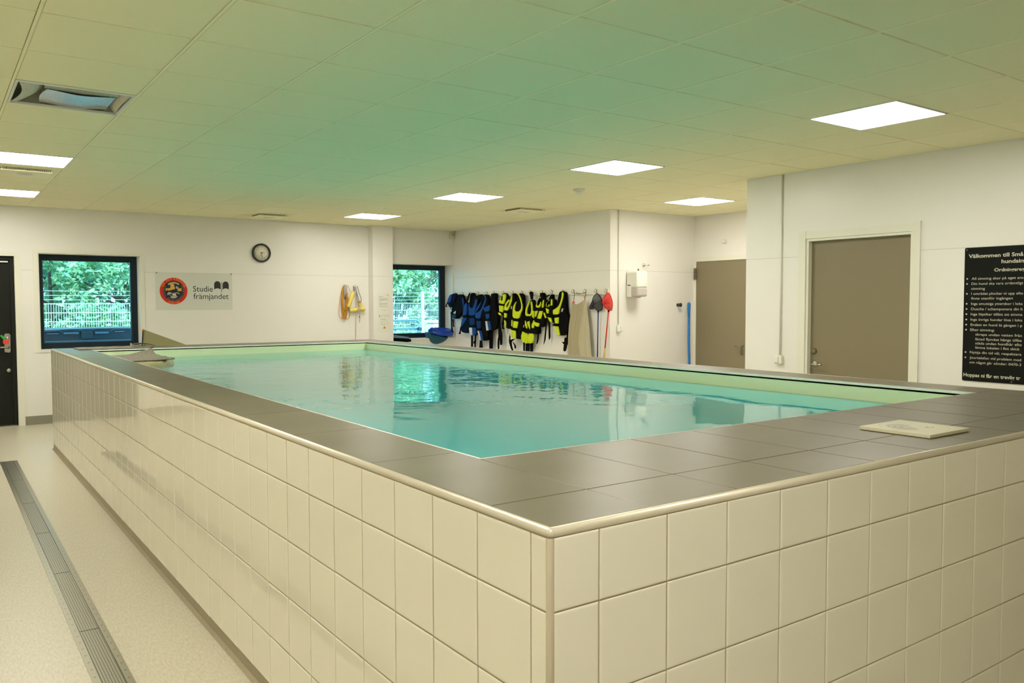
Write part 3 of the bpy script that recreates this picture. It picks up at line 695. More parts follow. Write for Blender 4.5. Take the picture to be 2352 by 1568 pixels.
MB().lathe([(.010, .02), (.009, .032)], (CX, YB, CZ), (0, -1, 0), 16).build('hub', mat('clock_hub_red', (.6, .12, .04), .5), e)

# sponsor sign
e = thing('sponsor_sign', 'white signboard with round red dog club emblem and black book logo', 'sign', (1.925, YB, 1.376))
MB().box(1.432, 2.418, YB-.006, YB, 1.376, 1.873).build('panel', M['whitepaint'], e)
for sx in (1.447, 2.405): MB().lathe([(.007, 0), (.007, .004), (.003, .005)], (sx, YB-.006, 1.865 if sx < 2 else 1.864), (0, -1, 0), 12).build('screw', M['black'], e)
b = MB(); Y0 = YB-.006
txt(b, 'Studie', (1.900, Y0, 1.622), XV, ZV, -YV, .076, .258, th=.0012)
txt(b, 'främjandet', (1.905, Y0, 1.523), XV, ZV, -YV, .076, .462, th=.0012)
b.build('lettering', M['black'], e)
b = MB()
def arch(x0, x1, z0, z1):
    n = 12; top = [((x0+x1)/2-(x1-x0)/2*cos(pi*i/n), z1-.045+.045*sin(pi*i/n)) for i in range(n+1)]
    bot = [((x0+x1)/2+(x1-x0)/2*cos(pi*i/n), z0+.022*sin(pi*i/n)) for i in range(n+1)]
    b.poly(top+bot, (0, Y0, 0), XV, ZV, -YV, .0012)
arch(2.176, 2.262, 1.645, 1.765); arch(2.288, 2.371, 1.645, 1.762)
b.box(2.272, 2.278, Y0-.0012, Y0, 1.616, 1.754)
b.build('book_logo', M['black'], e)
EX, EZ = 1.655, 1.628; K = .176
def disc(r, y, m, nm, par, n=48):
    return MB().poly([(r*cos(2*pi*i/n), r*sin(2*pi*i/n)) for i in range(n)], (EX, y, EZ), XV, ZV, -YV, .0005).build(nm, m, par)
em = disc(K, Y0, M['orange'], 'emblem', e)
disc(K*.975, Y0-.0005, M['red'], 'emblem_ring', em); disc(K*.77, Y0-.001, M['navy'], 'emblem_disc', em)
def ringtext(s, rad, a0, a1, cap, m, nm, top=True, bold=.01):
    b = MB(); n = len(s)
    for i, ch in enumerate(s):
        if ch == ' ': continue
        a = a0+(a1-a0)*(i/(n-1))
        if top: p = (EX+rad*sin(a), Y0-.0016, EZ+rad*cos(a)); an = -a
        else: p = (EX+rad*sin(a), Y0-.0016, EZ+rad*cos(a)); an = pi-a
        txt(b, ch, p, XV, ZV, -YV, cap, th=.0004, ang=an, center=True, bold=bold)
    b.build(nm, m, em)
ringtext('SÖK OCH RÄDDNING', K*.80, radians(-66), radians(66), .028, M['orange'], 'ring_lettering')
ringtext('SVERIGE', K*.945, radians(204), radians(156), .026, M['orange'], 'ring_lettering', top=False)
ringtext('SVENSKA BRUKSHUNDKLUBBEN', K*.755, radians(302), radians(58), .022, M['bronze'], 'ring_lettering', top=False, bold=0)
def ep(pts, m, nm, y):
    MB().poly([((x-635)/340*K, (620-z)/330*K) for x, z in pts], (EX, Y0-y, EZ), XV, ZV, -YV, .0005).build(nm, m, em)
ep([(550, 445), (640, 440), (670, 570), (600, 590), (500, 615), (490, 600), (470, 560), (555, 545), (560, 520)], M['gold'], 'cross', .0015)
ep([(440, 560), (480, 550), (475, 610), (445, 620)], M['gold'], 'cross', .0015)
ep([(740, 560), (820, 545), (830, 620), (730, 625), (720, 600)], M['gold'], 'cross', .0015)
ep([(600, 680), (680, 665), (700, 740), (640, 745), (595, 720)], M['cream'], 'cross', .0015)
ep([(470, 600), (480, 620), (530, 630), (620, 605), (680, 575), (700, 555), (730, 560), (735, 590), (690, 620), (655, 655), (620, 655), (590, 640), (520, 640), (480, 625)], M['black'], 'dog_figure', .002)
ep([(690, 500), (720, 500), (725, 530), (770, 510), (745, 545), (740, 575), (700, 570), (685, 545)], M['emgrey'], 'rescue_figure', .002)
ep([(470, 700), (510, 645), (600, 665), (560, 700), (480, 720)], M['emgrey'], 'wave', .002)
ep([(670, 650), (740, 655), (795, 700), (730, 685)], M['emgrey'], 'wave', .002)
ep([(540, 785), (580, 760), (520, 725), (640, 750), (735, 745), (690, 790), (620, 805)], M['emgrey'], 'wave', .002)
for k in range(9):
    a = radians(-36+9*k); r0, r1 = 185, 232
    ep([(635+r0*sin(a-.055), 620-r0*cos(a-.055)), (635+r1*sin(a-.06), 620-r1*cos(a-.06)), (635+r1*.93*sin(a), 620-r1*.93*cos(a)), (635+r1*sin(a+.05), 620-r1*cos(a+.05)), (635+r0*sin(a+.055), 620-r0*cos(a+.055))], M['cream'], 'crown', .0015)

# notices on the column
Y1 = 9.985
e = thing('notice_sheet', 'upper printed notice sheet on the white column', 'notice', (4.63, Y1, 1.32), 'printed notices on the column')
MB().box(4.525, 4.745, Y1-.0012, Y1, 1.318, 1.612).build('sheet', M['paper'], e)
b = MB()
for z, xa, xb in ((1.565, .02, .09), (1.553, .02, .10), (1.533, .03, .185), (1.525, .03, .175), (1.517, .03, .14), (1.505, .03, .185), (1.498, .03, .10), (1.475, .02, .06), (1.462, .035, .175), (1.453, .035, .17), (1.444, .035, .165), (1.435, .035, .07), (1.418, .03, .15), (1.409, .03, .175), (1.358, .07, .15)):
    b.box(4.525+xa, 4.525+xb, Y1-.0018, Y1-.0012, z-.0022, z+.0012)
b.box(4.692, 4.704, Y1-.0018, Y1-.0012, 1.578, 1.596)
b.build('print', M['ink'], e)
e = thing('notice_sheet', 'lower notice sheet with orange warning triangle on the white column', 'notice', (4.64, Y1, 1.02), 'printed notices on the column')
MB().box(4.532, 4.748, Y1-.0012, Y1, 1.020, 1.314).build('sheet', M['paper'], e)
b = MB()
b.poly([(4.548, 1.283), (4.575, 1.286), (4.566, 1.272), (4.574, 1.262), (4.562, 1.246), (4.552, 1.262), (4.560, 1.270)], (0, Y1-.0012, 0), XV, ZV, -YV, .0006)
for z, xa, xb, h in ((1.276, .055, .19, .004), (1.257, .055, .19, .0018), (1.218, .045, .135, .006), (1.190, .045, .165, .003), (1.175, .045, .07, .003), (1.155, .045, .185, .0028), (1.137, .045, .12, .0028)):
    b.box(4.532+xa, 4.532+xb, Y1-.0018, Y1-.0012, z-h/2, z+h/2)
b.build('print', M['ink'], e)
MB().poly([(4.612, 1.075), (4.668, 1.075), (4.640, 1.125)], (0, Y1-.0012, 0), XV, ZV, -YV, .0008, rnd=1).build('warning_triangle', M['gold'], e)
MB().poly([(4.632, 1.088), (4.650, 1.088), (4.646, 1.098), (4.640, 1.092), (4.636, 1.103)], (0, Y1-.002, 0), XV, ZV, -YV, .0006).build('warning_symbol', M['ink2'], e)

# rules sign on the right wall
XS = XR-.006
e = thing('rules_sign', 'black rules sign with pale Swedish lettering on the right wall', 'sign', (XR, 1.465, .866))
c0, c1, z0, z1, rr_ = -1.815, -1.115, .866, 1.866, .012
pts = []
for (px, pz, a0) in ((c1-rr_, z1-rr_, 0), (c0+rr_, z1-rr_, 90), (c0+rr_, z0+rr_, 180), (c1-rr_, z0+rr_, 270)):
    for k in range(5): a = radians(a0+k*22.5); pts.append((px+rr_*cos(a), pz+rr_*sin(a)))
MB().poly(pts, (XR, 0, 0), -YV, ZV, -XV, .006).build('panel', M['signblack'], e)
for sy, sz in ((1.800, 1.850), (1.130, 1.850), (1.465, .880)): MB().lathe([(.006, 0), (.005, .003)], (XS, sy, sz), (-1, 0, 0), 12).build('screw', M['hinge'], e)
b = MB(); EDGE = 1.404
def line(s, y, z, cap, width=None, bold=0.0):
    txt(b, s, (XS, y, z), -YV, ZV, -XV, cap, width if width else y-EDGE, bold, th=.0008)
line('Välkommen till Små', 1.786, 1.789, .027, .378, .022)
line('hundsim', 1.554, 1.742, .027, .162, .022)
line('Ordningsreg', 1.602, 1.683, .024, .205, .020)
body = [('All simning sker på eget ans', 1.761, 1.625, 0), ('Din hund ska vara ordentligt', 1.761, 1.587, 0), ('simning', 1.762, 1.551, .098), ('I området plockar ni upp efte', 1.761, 1.513, 0),
        ('finns utanför ingången', 1.761, 1.478, .290), ('Inga smutsiga ytterskor i loka', 1.760, 1.438, 0), ('Duscha / schamponera din h', 1.759, 1.399, 0), ('Inga löptikar tillåts att simma', 1.761, 1.360, 0),
        ('Inga övriga hundar lösa i loka', 1.762, 1.320, 0), ('Endast en hund åt gången i p', 1.761, 1.281, 0), ('Efter simning:', 1.762, 1.243, .172), ('skrapa undan vatten från', 1.724, 1.209, 0),
        ('lånad flytväst hängs tillba', 1.723, 1.174, 0), ('städa undan hundhår efte', 1.723, 1.143, 0), ('lämna lokalen i fint skick', 1.722, 1.111, .306), ('Nyttja din tid väl, respektera', 1.761, 1.074, 0),
        ('Jourtelefon vid problem med', 1.762, 1.034, 0), ('om något går sönder: 0470-3', 1.763, .999, 0)]
for s, y, z, wd in body: line(s, y, z, .0185, wd if wd else None)
line('Hoppas ni får en trevlig tr', 1.804, .899, .026, .398, .020)
for z in (1.632, 1.594, 1.520, 1.445, 1.406, 1.367, 1.327, 1.288, 1.250, 1.081, 1.041):
    b.lathe([(.0062, 0), (.0062, .0008)], (XS, 1.793, z+.001), (-1, 0, 0), 14)
b.build('lettering', M['signtext'], e)

VESTS=[
('small blue dog life vest, leftmost on the hook rail beside the window',[
 ('back_panel','dk',0,[(10.084,1.601),(10.011,1.619),(9.946,1.615),(9.928,1.584),(9.947,1.524),(9.998,1.456),(10.043,1.396),(10.138,1.392),(10.167,1.426),(10.181,1.479),(10.136,1.548)]),
 ('front_panel','bl',1,[(10.084,1.597),(10.033,1.6),(10.041,1.532),(10.068,1.464),(10.152,1.46),(10.174,1.479),(10.136,1.54)]),
 ('belt','bk',2,[(10.167,1.47),(10.03,1.461),(10.039,1.44),(10.167,1.447)]),
 ('pocket','pb',0,[(10.153,1.395),(10.079,1.392),(10.109,1.346),(10.138,1.361)]),
 ('strap','bk',1,[(10.159,1.46),(10.204,1.437),(10.219,1.414),(10.175,1.412),(10.175,1.403),(10.234,1.399),(10.237,1.422),(10.211,1.449)]),]),
('black folded dog life vest with teal lining and long dangling strap, second from the window',[
 ('back_panel','bk',0,[(9.903,1.599),(9.811,1.602),(9.755,1.579),(9.741,1.545),(9.693,1.463),(9.714,1.374),(9.814,1.284),(9.9,1.223),(9.965,1.207),(10.052,1.221),(10.095,1.274),(10.094,1.35),(10.05,1.418),(9.954,1.517),(9.918,1.554)]),
 ('lining','tl',1,[(10.066,1.274),(9.95,1.283),(9.925,1.242),(9.986,1.21),(10.044,1.221)]),
 ('pale_panel','wh',1,[(9.949,1.339),(9.949,1.29),(10.014,1.297)]),  # pale patch added in place of wall seen through the vest opening
 ('side_panel','bl',1,[(9.741,1.553),(9.693,1.471),(9.707,1.374),(9.728,1.456)]),
 ('strap','bk',1,[(10.109,1.327),(10.07,1.312),(10.068,1.099),(10.039,1.001),(10.091,0.995),(10.099,1.175)]),
 ('strap','bk',1,[(10.052,1.206),(10.018,1.199),(10.017,1.089),(9.98,1.086),(10.039,1.077)]),]),
('blue and navy dog life vest with plain lower edge, left part of the blue cluster',[
 ('back_panel','nv',0,[(9.595,1.478),(9.644,1.449),(9.686,1.389),(9.708,1.3),(9.73,1.21),(9.759,1.12),(9.785,1.045),(9.767,1.001),(9.669,0.987),(9.565,1.002),(9.557,1.183),(9.562,1.331)]),
 ('front_panel','bl',1,[(9.609,1.463),(9.582,1.456),(9.583,1.331),(9.59,1.272),(9.701,1.27),(9.694,1.36),(9.651,1.441)]),
 ('belt','bk',2,[(9.708,1.267),(9.577,1.264),(9.58,1.241),(9.718,1.244)]),
 ('front_panel','bl',1,[(9.718,1.229),(9.591,1.231),(9.647,1.16),(9.759,1.083),(9.744,1.165)]),
 ('strap','bk',1,[(9.533,1.614),(9.498,1.621),(9.526,1.551),(9.582,1.463),(9.624,1.36),(9.63,1.463),(9.588,1.544)]),
 ('strap','bk',1,[(9.79,1.086),(9.762,1.075),(9.795,0.985),(9.824,0.984)]),
 ('buckle','bk',2,[(9.831,0.999),(9.795,0.996),(9.795,0.97),(9.838,0.972)]),]),
('blue dog life vest with upright white hem stripe and two thin straps hanging below',[
 ('back_panel','bk',0,[(9.546,1.614),(9.498,1.622),(9.458,1.606),(9.451,1.58),(9.357,1.579),(9.291,1.597),(9.225,1.592),(9.238,1.535),(9.318,1.506),(9.332,1.361),(9.321,1.115),(9.302,0.999),(9.375,0.971),(9.47,0.956),(9.538,0.97),(9.565,1.036),(9.584,1.183),(9.59,1.36),(9.577,1.493)]),
 ('yoke','bl',1,[(9.572,1.478),(9.555,1.419),(9.507,1.383),(9.453,1.386),(9.392,1.463),(9.378,1.521),(9.324,1.521),(9.345,1.427),(9.379,1.361),(9.386,1.266),(9.577,1.264),(9.59,1.338)]),
 ('belt','bk',2,[(9.59,1.264),(9.366,1.267),(9.367,1.237),(9.591,1.235)]),
 ('front_panel','bl2',1,[(9.556,1.231),(9.4,1.233),(9.394,1.124),(9.544,1.117)]),
 ('belt','bk',2,[(9.578,1.109),(9.367,1.121),(9.368,1.092),(9.578,1.083)]),
 ('stripe','wh',1,[(9.562,1.079),(9.476,1.082),(9.467,0.959),(9.524,0.967),(9.551,1.007)]),
 ('hem_panel','bl',1,[(9.469,1.082),(9.374,1.086),(9.362,0.979),(9.459,0.958)]),
 ('strap','bk',0,[(9.565,0.999),(9.517,0.971),(9.519,0.779),(9.57,0.777)]),
 ('strap','bk',0,[(9.46,0.965),(9.422,0.966),(9.437,0.775),(9.471,0.774)]),
 ('buckle','bk',1,[(9.441,0.874),(9.403,0.864),(9.41,0.835),(9.457,0.833)]),]),
('longest blue dog life vest with slanted white stripe, hanging lowest in the blue cluster',[
 ('back_panel','bk',0,[(9.212,1.578),(9.133,1.59),(9.056,1.587),(9.018,1.519),(9.006,1.448),(9.038,1.406),(9.026,1.263),(9.021,1.05),(9.035,0.914),(9.112,0.889),(9.19,0.885),(9.243,0.907),(9.282,0.985),(9.308,1.071),(9.347,1.187),(9.366,1.318),(9.319,1.405),(9.239,1.477),(9.238,1.549)]),
 ('yoke','bl',1,[(9.366,1.318),(9.333,1.314),(9.24,1.34),(9.18,1.391),(9.121,1.463),(9.076,1.527),(9.108,1.566),(9.153,1.574),(9.108,1.584),(9.066,1.555),(9.062,1.491),(9.115,1.413),(9.174,1.341),(9.207,1.268),(9.214,1.224),(9.36,1.219)]),
 ('yoke','bl',1,[(9.359,1.325),(9.325,1.383),(9.212,1.477),(9.189,1.491),(9.226,1.42),(9.319,1.332)]),
 ('belt','bk',2,[(9.367,1.216),(9.204,1.222),(9.204,1.193),(9.36,1.19)]),
 ('front_panel','bl2',1,[(9.334,1.187),(9.208,1.189),(9.209,1.074),(9.314,1.068)]),
 ('belt','bk',2,[(9.321,1.067),(9.192,1.071),(9.192,1.045),(9.308,1.039)]),
 ('stripe','wh',1,[(9.301,1.037),(9.258,1.038),(9.201,0.891),(9.217,0.889),(9.262,0.935)]),
 ('hem_panel','bl',1,[(9.252,1.038),(9.196,1.042),(9.145,0.903),(9.194,0.892)]),
 ('strap','bk',0,[(9.295,0.948),(9.236,0.899),(9.217,0.777),(9.313,0.773)]),
 ('strap','bk',0,[(9.027,1.035),(8.938,1.052),(8.946,0.775),(9.038,0.774)]),]),
('mostly black dog life vest with blue front corner, next to the yellow vests',[
 ('back_panel','bk',0,[(8.929,1.607),(8.816,1.608),(8.804,1.574),(8.816,1.525),(8.786,1.364),(8.749,1.253),(8.756,1.127),(8.794,1.084),(8.919,1.049),(9.021,1.046),(9.046,1.078),(9.059,1.177),(9.077,1.277),(9.122,1.362),(9.115,1.391),(8.98,1.427),(8.948,1.477),(8.948,1.526),(8.935,1.575)]),
 ('front_panel','bl',1,[(9.115,1.391),(9.006,1.413),(8.936,1.438),(8.943,1.335),(9.077,1.326),(9.109,1.363)]),
 ('belt','bk',2,[(9.096,1.325),(8.945,1.335),(8.952,1.307),(9.077,1.298)]),
 ('front_panel','bl',1,[(9.058,1.295),(8.956,1.303),(8.959,1.229),(9.039,1.22)]),
 ('belt','bk',2,[(9.078,1.216),(8.946,1.227),(8.946,1.2),(9.065,1.191)]),
 ('stripe','wh',1,[(9.061,1.188),(9.016,1.19),(8.975,1.051),(9.034,1.047)]),
 ('hem_panel','bl',1,[(9.011,1.19),(8.944,1.193),(8.909,1.063),(8.97,1.052)]),
 ('strap','bk',0,[(8.793,1.266),(8.743,1.253),(8.707,1.072),(8.671,1.017),(8.674,0.841),(8.731,0.84),(8.735,0.917),(8.751,0.91),(8.758,0.776),(8.793,0.774),(8.795,0.908),(8.769,0.986)]),]),
('smallest yellow dog life vest with white tag, leftmost of the yellow vests',[
 ('back_panel','bk',0,[(8.665,1.604),(8.611,1.607),(8.569,1.586),(8.551,1.524),(8.563,1.448),(8.588,1.365),(8.624,1.268),(8.685,1.274),(8.734,1.309),(8.759,1.364),(8.74,1.441),(8.733,1.49),(8.696,1.559)]),
 ('yoke','ye',1,[(8.645,1.587),(8.575,1.593),(8.563,1.565),(8.569,1.517),(8.597,1.462),(8.618,1.441),(8.727,1.455),(8.727,1.49),(8.696,1.545),(8.684,1.552),(8.696,1.507),(8.672,1.49),(8.642,1.503),(8.638,1.545)]),
 ('belt','bk',2,[(8.748,1.455),(8.609,1.441),(8.609,1.422),(8.74,1.434)]),
 ('front_panel','ye',1,[(8.728,1.427),(8.624,1.42),(8.618,1.365),(8.642,1.323),(8.728,1.337)]),
 ('hem_panel','ye',1,[(8.759,1.322),(8.685,1.306),(8.691,1.274),(8.741,1.288)]),
 ('tag','wh',0,[(8.783,1.392),(8.752,1.434),(8.744,1.406),(8.759,1.329),(8.777,1.343)]),
 ('strap','bk',1,[(8.637,1.268),(8.6,1.282),(8.625,1.199),(8.601,1.171),(8.631,1.15),(8.65,1.087),(8.674,1.086),(8.668,1.128),(8.686,1.149),(8.655,1.205)]),
 ('buckle','bk',2,[(8.692,1.09),(8.643,1.098),(8.607,1.088),(8.637,1.077)]),]),
('narrow yellow dog life vest seen side-on with black flank, second of the yellow vests',[
 ('back_panel','bk',0,[(8.384,1.604),(8.343,1.594),(8.326,1.522),(8.326,1.407),(8.35,1.271),(8.398,1.148),(8.433,1.092),(8.517,1.082),(8.553,1.096),(8.582,1.165),(8.59,1.365),(8.551,1.455),(8.479,1.523),(8.449,1.571)]),
 ('yoke','ye',1,[(8.39,1.584),(8.385,1.543),(8.396,1.489),(8.432,1.427),(8.468,1.379),(8.498,1.348),(8.585,1.355),(8.581,1.407),(8.551,1.455),(8.491,1.503),(8.461,1.52),(8.45,1.489),(8.515,1.448),(8.53,1.4),(8.497,1.403),(8.45,1.462),(8.42,1.523),(8.402,1.571)]),
 ('belt','bk',2,[(8.594,1.344),(8.498,1.338),(8.498,1.314),(8.594,1.324)]),
 ('front_panel','ye',1,[(8.585,1.318),(8.516,1.311),(8.528,1.245),(8.582,1.248)]),
 ('belt','bk',2,[(8.591,1.244),(8.522,1.235),(8.522,1.211),(8.591,1.22)]),
 ('hem_panel','ye',1,[(8.586,1.206),(8.538,1.2),(8.543,1.09),(8.565,1.11)]),
 ('tag','wh',1,[(8.408,1.414),(8.391,1.421),(8.397,1.376),(8.415,1.373)]),]),
('tall yellow dog life vest with round neck opening, third of the yellow vests',[
 ('back_panel','bk',0,[(8.262,1.59),(8.199,1.599),(8.153,1.592),(8.119,1.548),(8.117,1.488),(8.126,1.367),(8.131,1.274),(8.098,1.207),(8.132,1.073),(8.178,0.977),(8.224,0.945),(8.281,0.947),(8.363,0.957),(8.416,0.99),(8.416,1.065),(8.374,1.162),(8.385,1.271),(8.35,1.366),(8.338,1.441),(8.28,1.488)]),
 ('yoke','ye',1,[(8.245,1.603),(8.199,1.589),(8.148,1.521),(8.122,1.434),(8.12,1.368),(8.154,1.314),(8.194,1.233),(8.35,1.244),(8.352,1.339),(8.338,1.414),(8.274,1.482),(8.259,1.475),(8.292,1.428),(8.309,1.367),(8.28,1.34),(8.2,1.34),(8.143,1.377),(8.137,1.441),(8.176,1.522),(8.216,1.576)]),
 ('belt','bk',2,[(8.376,1.244),(8.183,1.229),(8.183,1.202),(8.368,1.22)]),
 ('front_panel','ye',1,[(8.327,1.204),(8.217,1.195),(8.246,1.1),(8.345,1.105)]),
 ('side_panel','ye',1,[(8.374,1.223),(8.353,1.217),(8.363,1.121),(8.386,1.134)]),
 ('belt','bk',2,[(8.398,1.103),(8.241,1.09),(8.252,1.066),(8.386,1.083)]),
 ('hem_panel','ye',1,[(8.41,1.076),(8.281,1.062),(8.276,0.947),(8.351,0.961),(8.416,0.99)]),
 ('stripe','wh',2,[(8.389,1.059),(8.357,1.057),(8.357,0.964),(8.392,0.977)]),
 ('strap','bk',1,[(8.433,1.037),(8.422,0.997),(8.434,0.921),(8.363,0.944),(8.311,0.942),(8.399,0.902),(8.387,0.84),(8.354,0.777),(8.387,0.775),(8.422,0.825),(8.452,0.886),(8.458,0.913)]),
 ('strap','bk',1,[(8.369,0.903),(8.328,0.877),(8.288,0.845),(8.293,0.807),(8.317,0.809),(8.322,0.85)]),]),
('yellow dog life vest with wide three-ribbed lower panel, hung by a black strap',[
 ('back_panel','bk',0,[(7.974,1.507),(7.919,1.507),(7.886,1.421),(7.897,1.342),(7.875,1.277),(7.783,1.082),(7.799,1.029),(7.865,1.04),(7.897,1.046),(8.143,1.039),(8.154,1.139),(8.109,1.274),(8.086,1.368),(8.019,1.448)]),
 ('hanging_strap','bk',1,[(7.99,1.62),(7.913,1.619),(7.908,1.579),(7.913,1.54),(7.908,1.507),(7.968,1.507),(7.974,1.567),(7.99,1.58)]),
 ('yoke','ye',1,[(7.968,1.52),(8.024,1.448),(8.069,1.381),(8.086,1.314),(8.064,1.278),(7.997,1.267),(7.941,1.276),(7.913,1.309),(7.908,1.395),(7.93,1.487),(7.957,1.474),(7.946,1.428),(7.935,1.355),(7.952,1.309),(7.996,1.3),(8.036,1.311),(8.043,1.341),(8.024,1.401),(7.974,1.474)]),
 ('belt','bk',2,[(8.12,1.281),(8.064,1.274),(7.908,1.28),(7.886,1.25),(7.919,1.227),(8.041,1.218),(8.12,1.247)]),
 ('front_panel','ye',1,[(8.137,1.213),(8.109,1.207),(8.115,1.113),(8.137,1.119)]),
 ('front_panel','ye',1,[(8.086,1.214),(8.053,1.168),(8.03,1.102),(8.058,1.101),(8.086,1.154)]),
 ('front_panel','ye',1,[(8.036,1.195),(7.986,1.209),(7.975,1.143),(7.969,1.087),(8.019,1.142)]),
 ('front_panel','ye',1,[(7.93,1.157),(7.886,1.211),(7.87,1.132),(7.886,1.105),(7.925,1.111)]),
 ('belt','bk',2,[(8.155,1.079),(8.064,1.074),(7.843,1.106),(7.778,1.055),(7.799,1.022),(7.865,1.04),(8.019,1.036),(8.087,1.047),(8.143,1.066)]),
 ('lower_panel','ye',1,[(8.155,1.062),(8.087,1.044),(8.089,0.892),(8.155,0.911),(8.183,0.963),(8.178,1.031)]),
 ('lower_panel','ye',1,[(8.084,1.044),(8.042,1.028),(8.025,1.03),(8.02,0.891),(8.085,0.89)]),
 ('lower_panel','ye',1,[(8.017,1.032),(7.897,1.039),(7.881,1.013),(7.898,0.92),(7.942,0.893),(8.015,0.891)]),
 ('strap','bk',0,[(8.127,0.895),(8.036,0.895),(8.037,0.778),(8.13,0.777)]),
 ('strap','bk',0,[(8.014,0.896),(7.953,0.898),(7.955,0.779),(8.014,0.776)]),
 ('strap','bk',0,[(8.184,0.903),(8.144,0.891),(8.15,0.776),(8.184,0.778)]),]),
('short yellow and black dog life vest with rounded dark hem, fifth of the yellow vests',[
 ('back_panel','bk',0,[(7.75,1.6),(7.691,1.603),(7.665,1.577),(7.66,1.499),(7.607,1.505),(7.575,1.473),(7.581,1.409),(7.617,1.28),(7.639,1.163),(7.692,1.129),(7.767,1.124),(7.832,1.146),(7.864,1.198),(7.886,1.277),(7.902,1.342),(7.875,1.382),(7.831,1.454),(7.772,1.519),(7.745,1.565)]),
 ('yoke','ye',1,[(7.718,1.545),(7.707,1.538),(7.756,1.493),(7.777,1.448),(7.766,1.421),(7.723,1.448),(7.704,1.486),(7.702,1.428),(7.734,1.392),(7.815,1.399),(7.81,1.441),(7.772,1.493)]),
 ('side_panel','ye',1,[(7.654,1.499),(7.638,1.502),(7.644,1.396),(7.681,1.396)]),
 ('belt','bk',2,[(7.837,1.392),(7.612,1.389),(7.612,1.36),(7.842,1.362)]),
 ('front_panel','ye',1,[(7.897,1.355),(7.853,1.349),(7.864,1.244),(7.897,1.263)]),
 ('front_panel','ye',1,[(7.831,1.349),(7.772,1.356),(7.81,1.277),(7.837,1.264)]),
 ('front_panel','ye',1,[(7.734,1.35),(7.66,1.35),(7.702,1.24),(7.783,1.248)]),
 ('hem_panel','ye',1,[(7.875,1.231),(7.848,1.192),(7.734,1.184),(7.756,1.125),(7.832,1.143),(7.875,1.178)]),
 ('strap','bk',0,[(7.837,1.146),(7.799,1.14),(7.794,1.048),(7.81,0.93),(7.859,0.875),(7.843,0.948),(7.826,1.048)]),]),
('small half-hidden yellow dog life vest with two thin free straps, left of the biggest',[
 ('back_panel','bk',0,[(7.497,1.578),(7.451,1.578),(7.451,1.511),(7.405,1.504),(7.4,1.422),(7.44,1.396),(7.44,1.231),(7.43,1.186),(7.492,1.204),(7.565,1.267),(7.617,1.331),(7.617,1.37),(7.575,1.428),(7.534,1.512),(7.513,1.543)]),
 ('handle','bk',1,[(7.601,1.538),(7.508,1.578),(7.502,1.562),(7.586,1.532)]),
 ('yoke','ye',1,[(7.502,1.505),(7.497,1.499),(7.539,1.46),(7.549,1.422),(7.528,1.409),(7.502,1.454),(7.497,1.409),(7.575,1.409),(7.56,1.46)]),
 ('side_panel','ye',1,[(7.456,1.511),(7.435,1.508),(7.435,1.428),(7.466,1.425)]),
 ('front_panel','ye',1,[(7.575,1.39),(7.513,1.371),(7.518,1.319),(7.549,1.319)]),
 ('front_panel','ye',1,[(7.628,1.328),(7.607,1.328),(7.565,1.261),(7.586,1.251)]),
 ('hem_panel','ye',1,[(7.533,1.268),(7.461,1.256),(7.44,1.199),(7.482,1.205)]),
 ('strap','bk',0,[(7.607,1.319),(7.586,1.319),(7.633,0.956),(7.673,0.889),(7.66,0.955)]),
 ('strap','bk',0,[(7.565,1.255),(7.533,1.249),(7.523,0.998),(7.549,0.956),(7.56,0.991)]),]),
('biggest yellow and black dog life vest with deep black collar, beside the beige cloth',[
 ('back_panel','bk',0,[(7.339,1.605),(7.298,1.62),(7.258,1.61),(7.218,1.604),(7.204,1.535),(7.193,1.41),(7.178,1.316),(7.129,1.279),(7.129,1.123),(7.178,1.047),(7.278,1.025),(7.369,1.022),(7.43,1.084),(7.451,1.173),(7.492,1.294),(7.492,1.371),(7.44,1.396),(7.389,1.447),(7.369,1.523)]),
 ('yoke','ye',1,[(7.258,1.607),(7.228,1.591),(7.233,1.541),(7.268,1.454),(7.308,1.372),(7.323,1.302),(7.487,1.304),(7.492,1.358),(7.43,1.371),(7.349,1.403),(7.298,1.454),(7.263,1.535)]),
 ('belt','bk',2,[(7.502,1.3),(7.313,1.299),(7.313,1.278),(7.42,1.272),(7.492,1.288)]),
 ('front_panel','ye',1,[(7.415,1.26),(7.328,1.27),(7.333,1.185),(7.404,1.184)]),
 ('belt','bk',2,[(7.44,1.173),(7.328,1.182),(7.328,1.153),(7.44,1.151)]),
 ('hem_panel','ye',1,[(7.451,1.148),(7.338,1.147),(7.298,1.031),(7.369,1.025),(7.43,1.084)]),
 ('stripe','wh',2,[(7.42,1.142),(7.389,1.143),(7.343,1.029),(7.369,1.027)]),
 ('tag','wh',1,[(7.258,1.384),(7.238,1.388),(7.253,1.34),(7.27,1.34)]),
 ('strap','bk',0,[(7.198,1.059),(7.129,1.111),(7.119,1.049),(7.138,0.886),(7.178,0.878),(7.198,0.94),(7.213,0.971)]),
 ('strap','bk',1,[(7.268,0.943),(7.208,0.936),(7.208,0.914),(7.237,0.916)]),
 ('strap','bk',1,[(7.21,1.002),(7.158,1.004),(7.163,0.885),(7.196,0.814),(7.239,0.822),(7.225,0.901)]),]),]

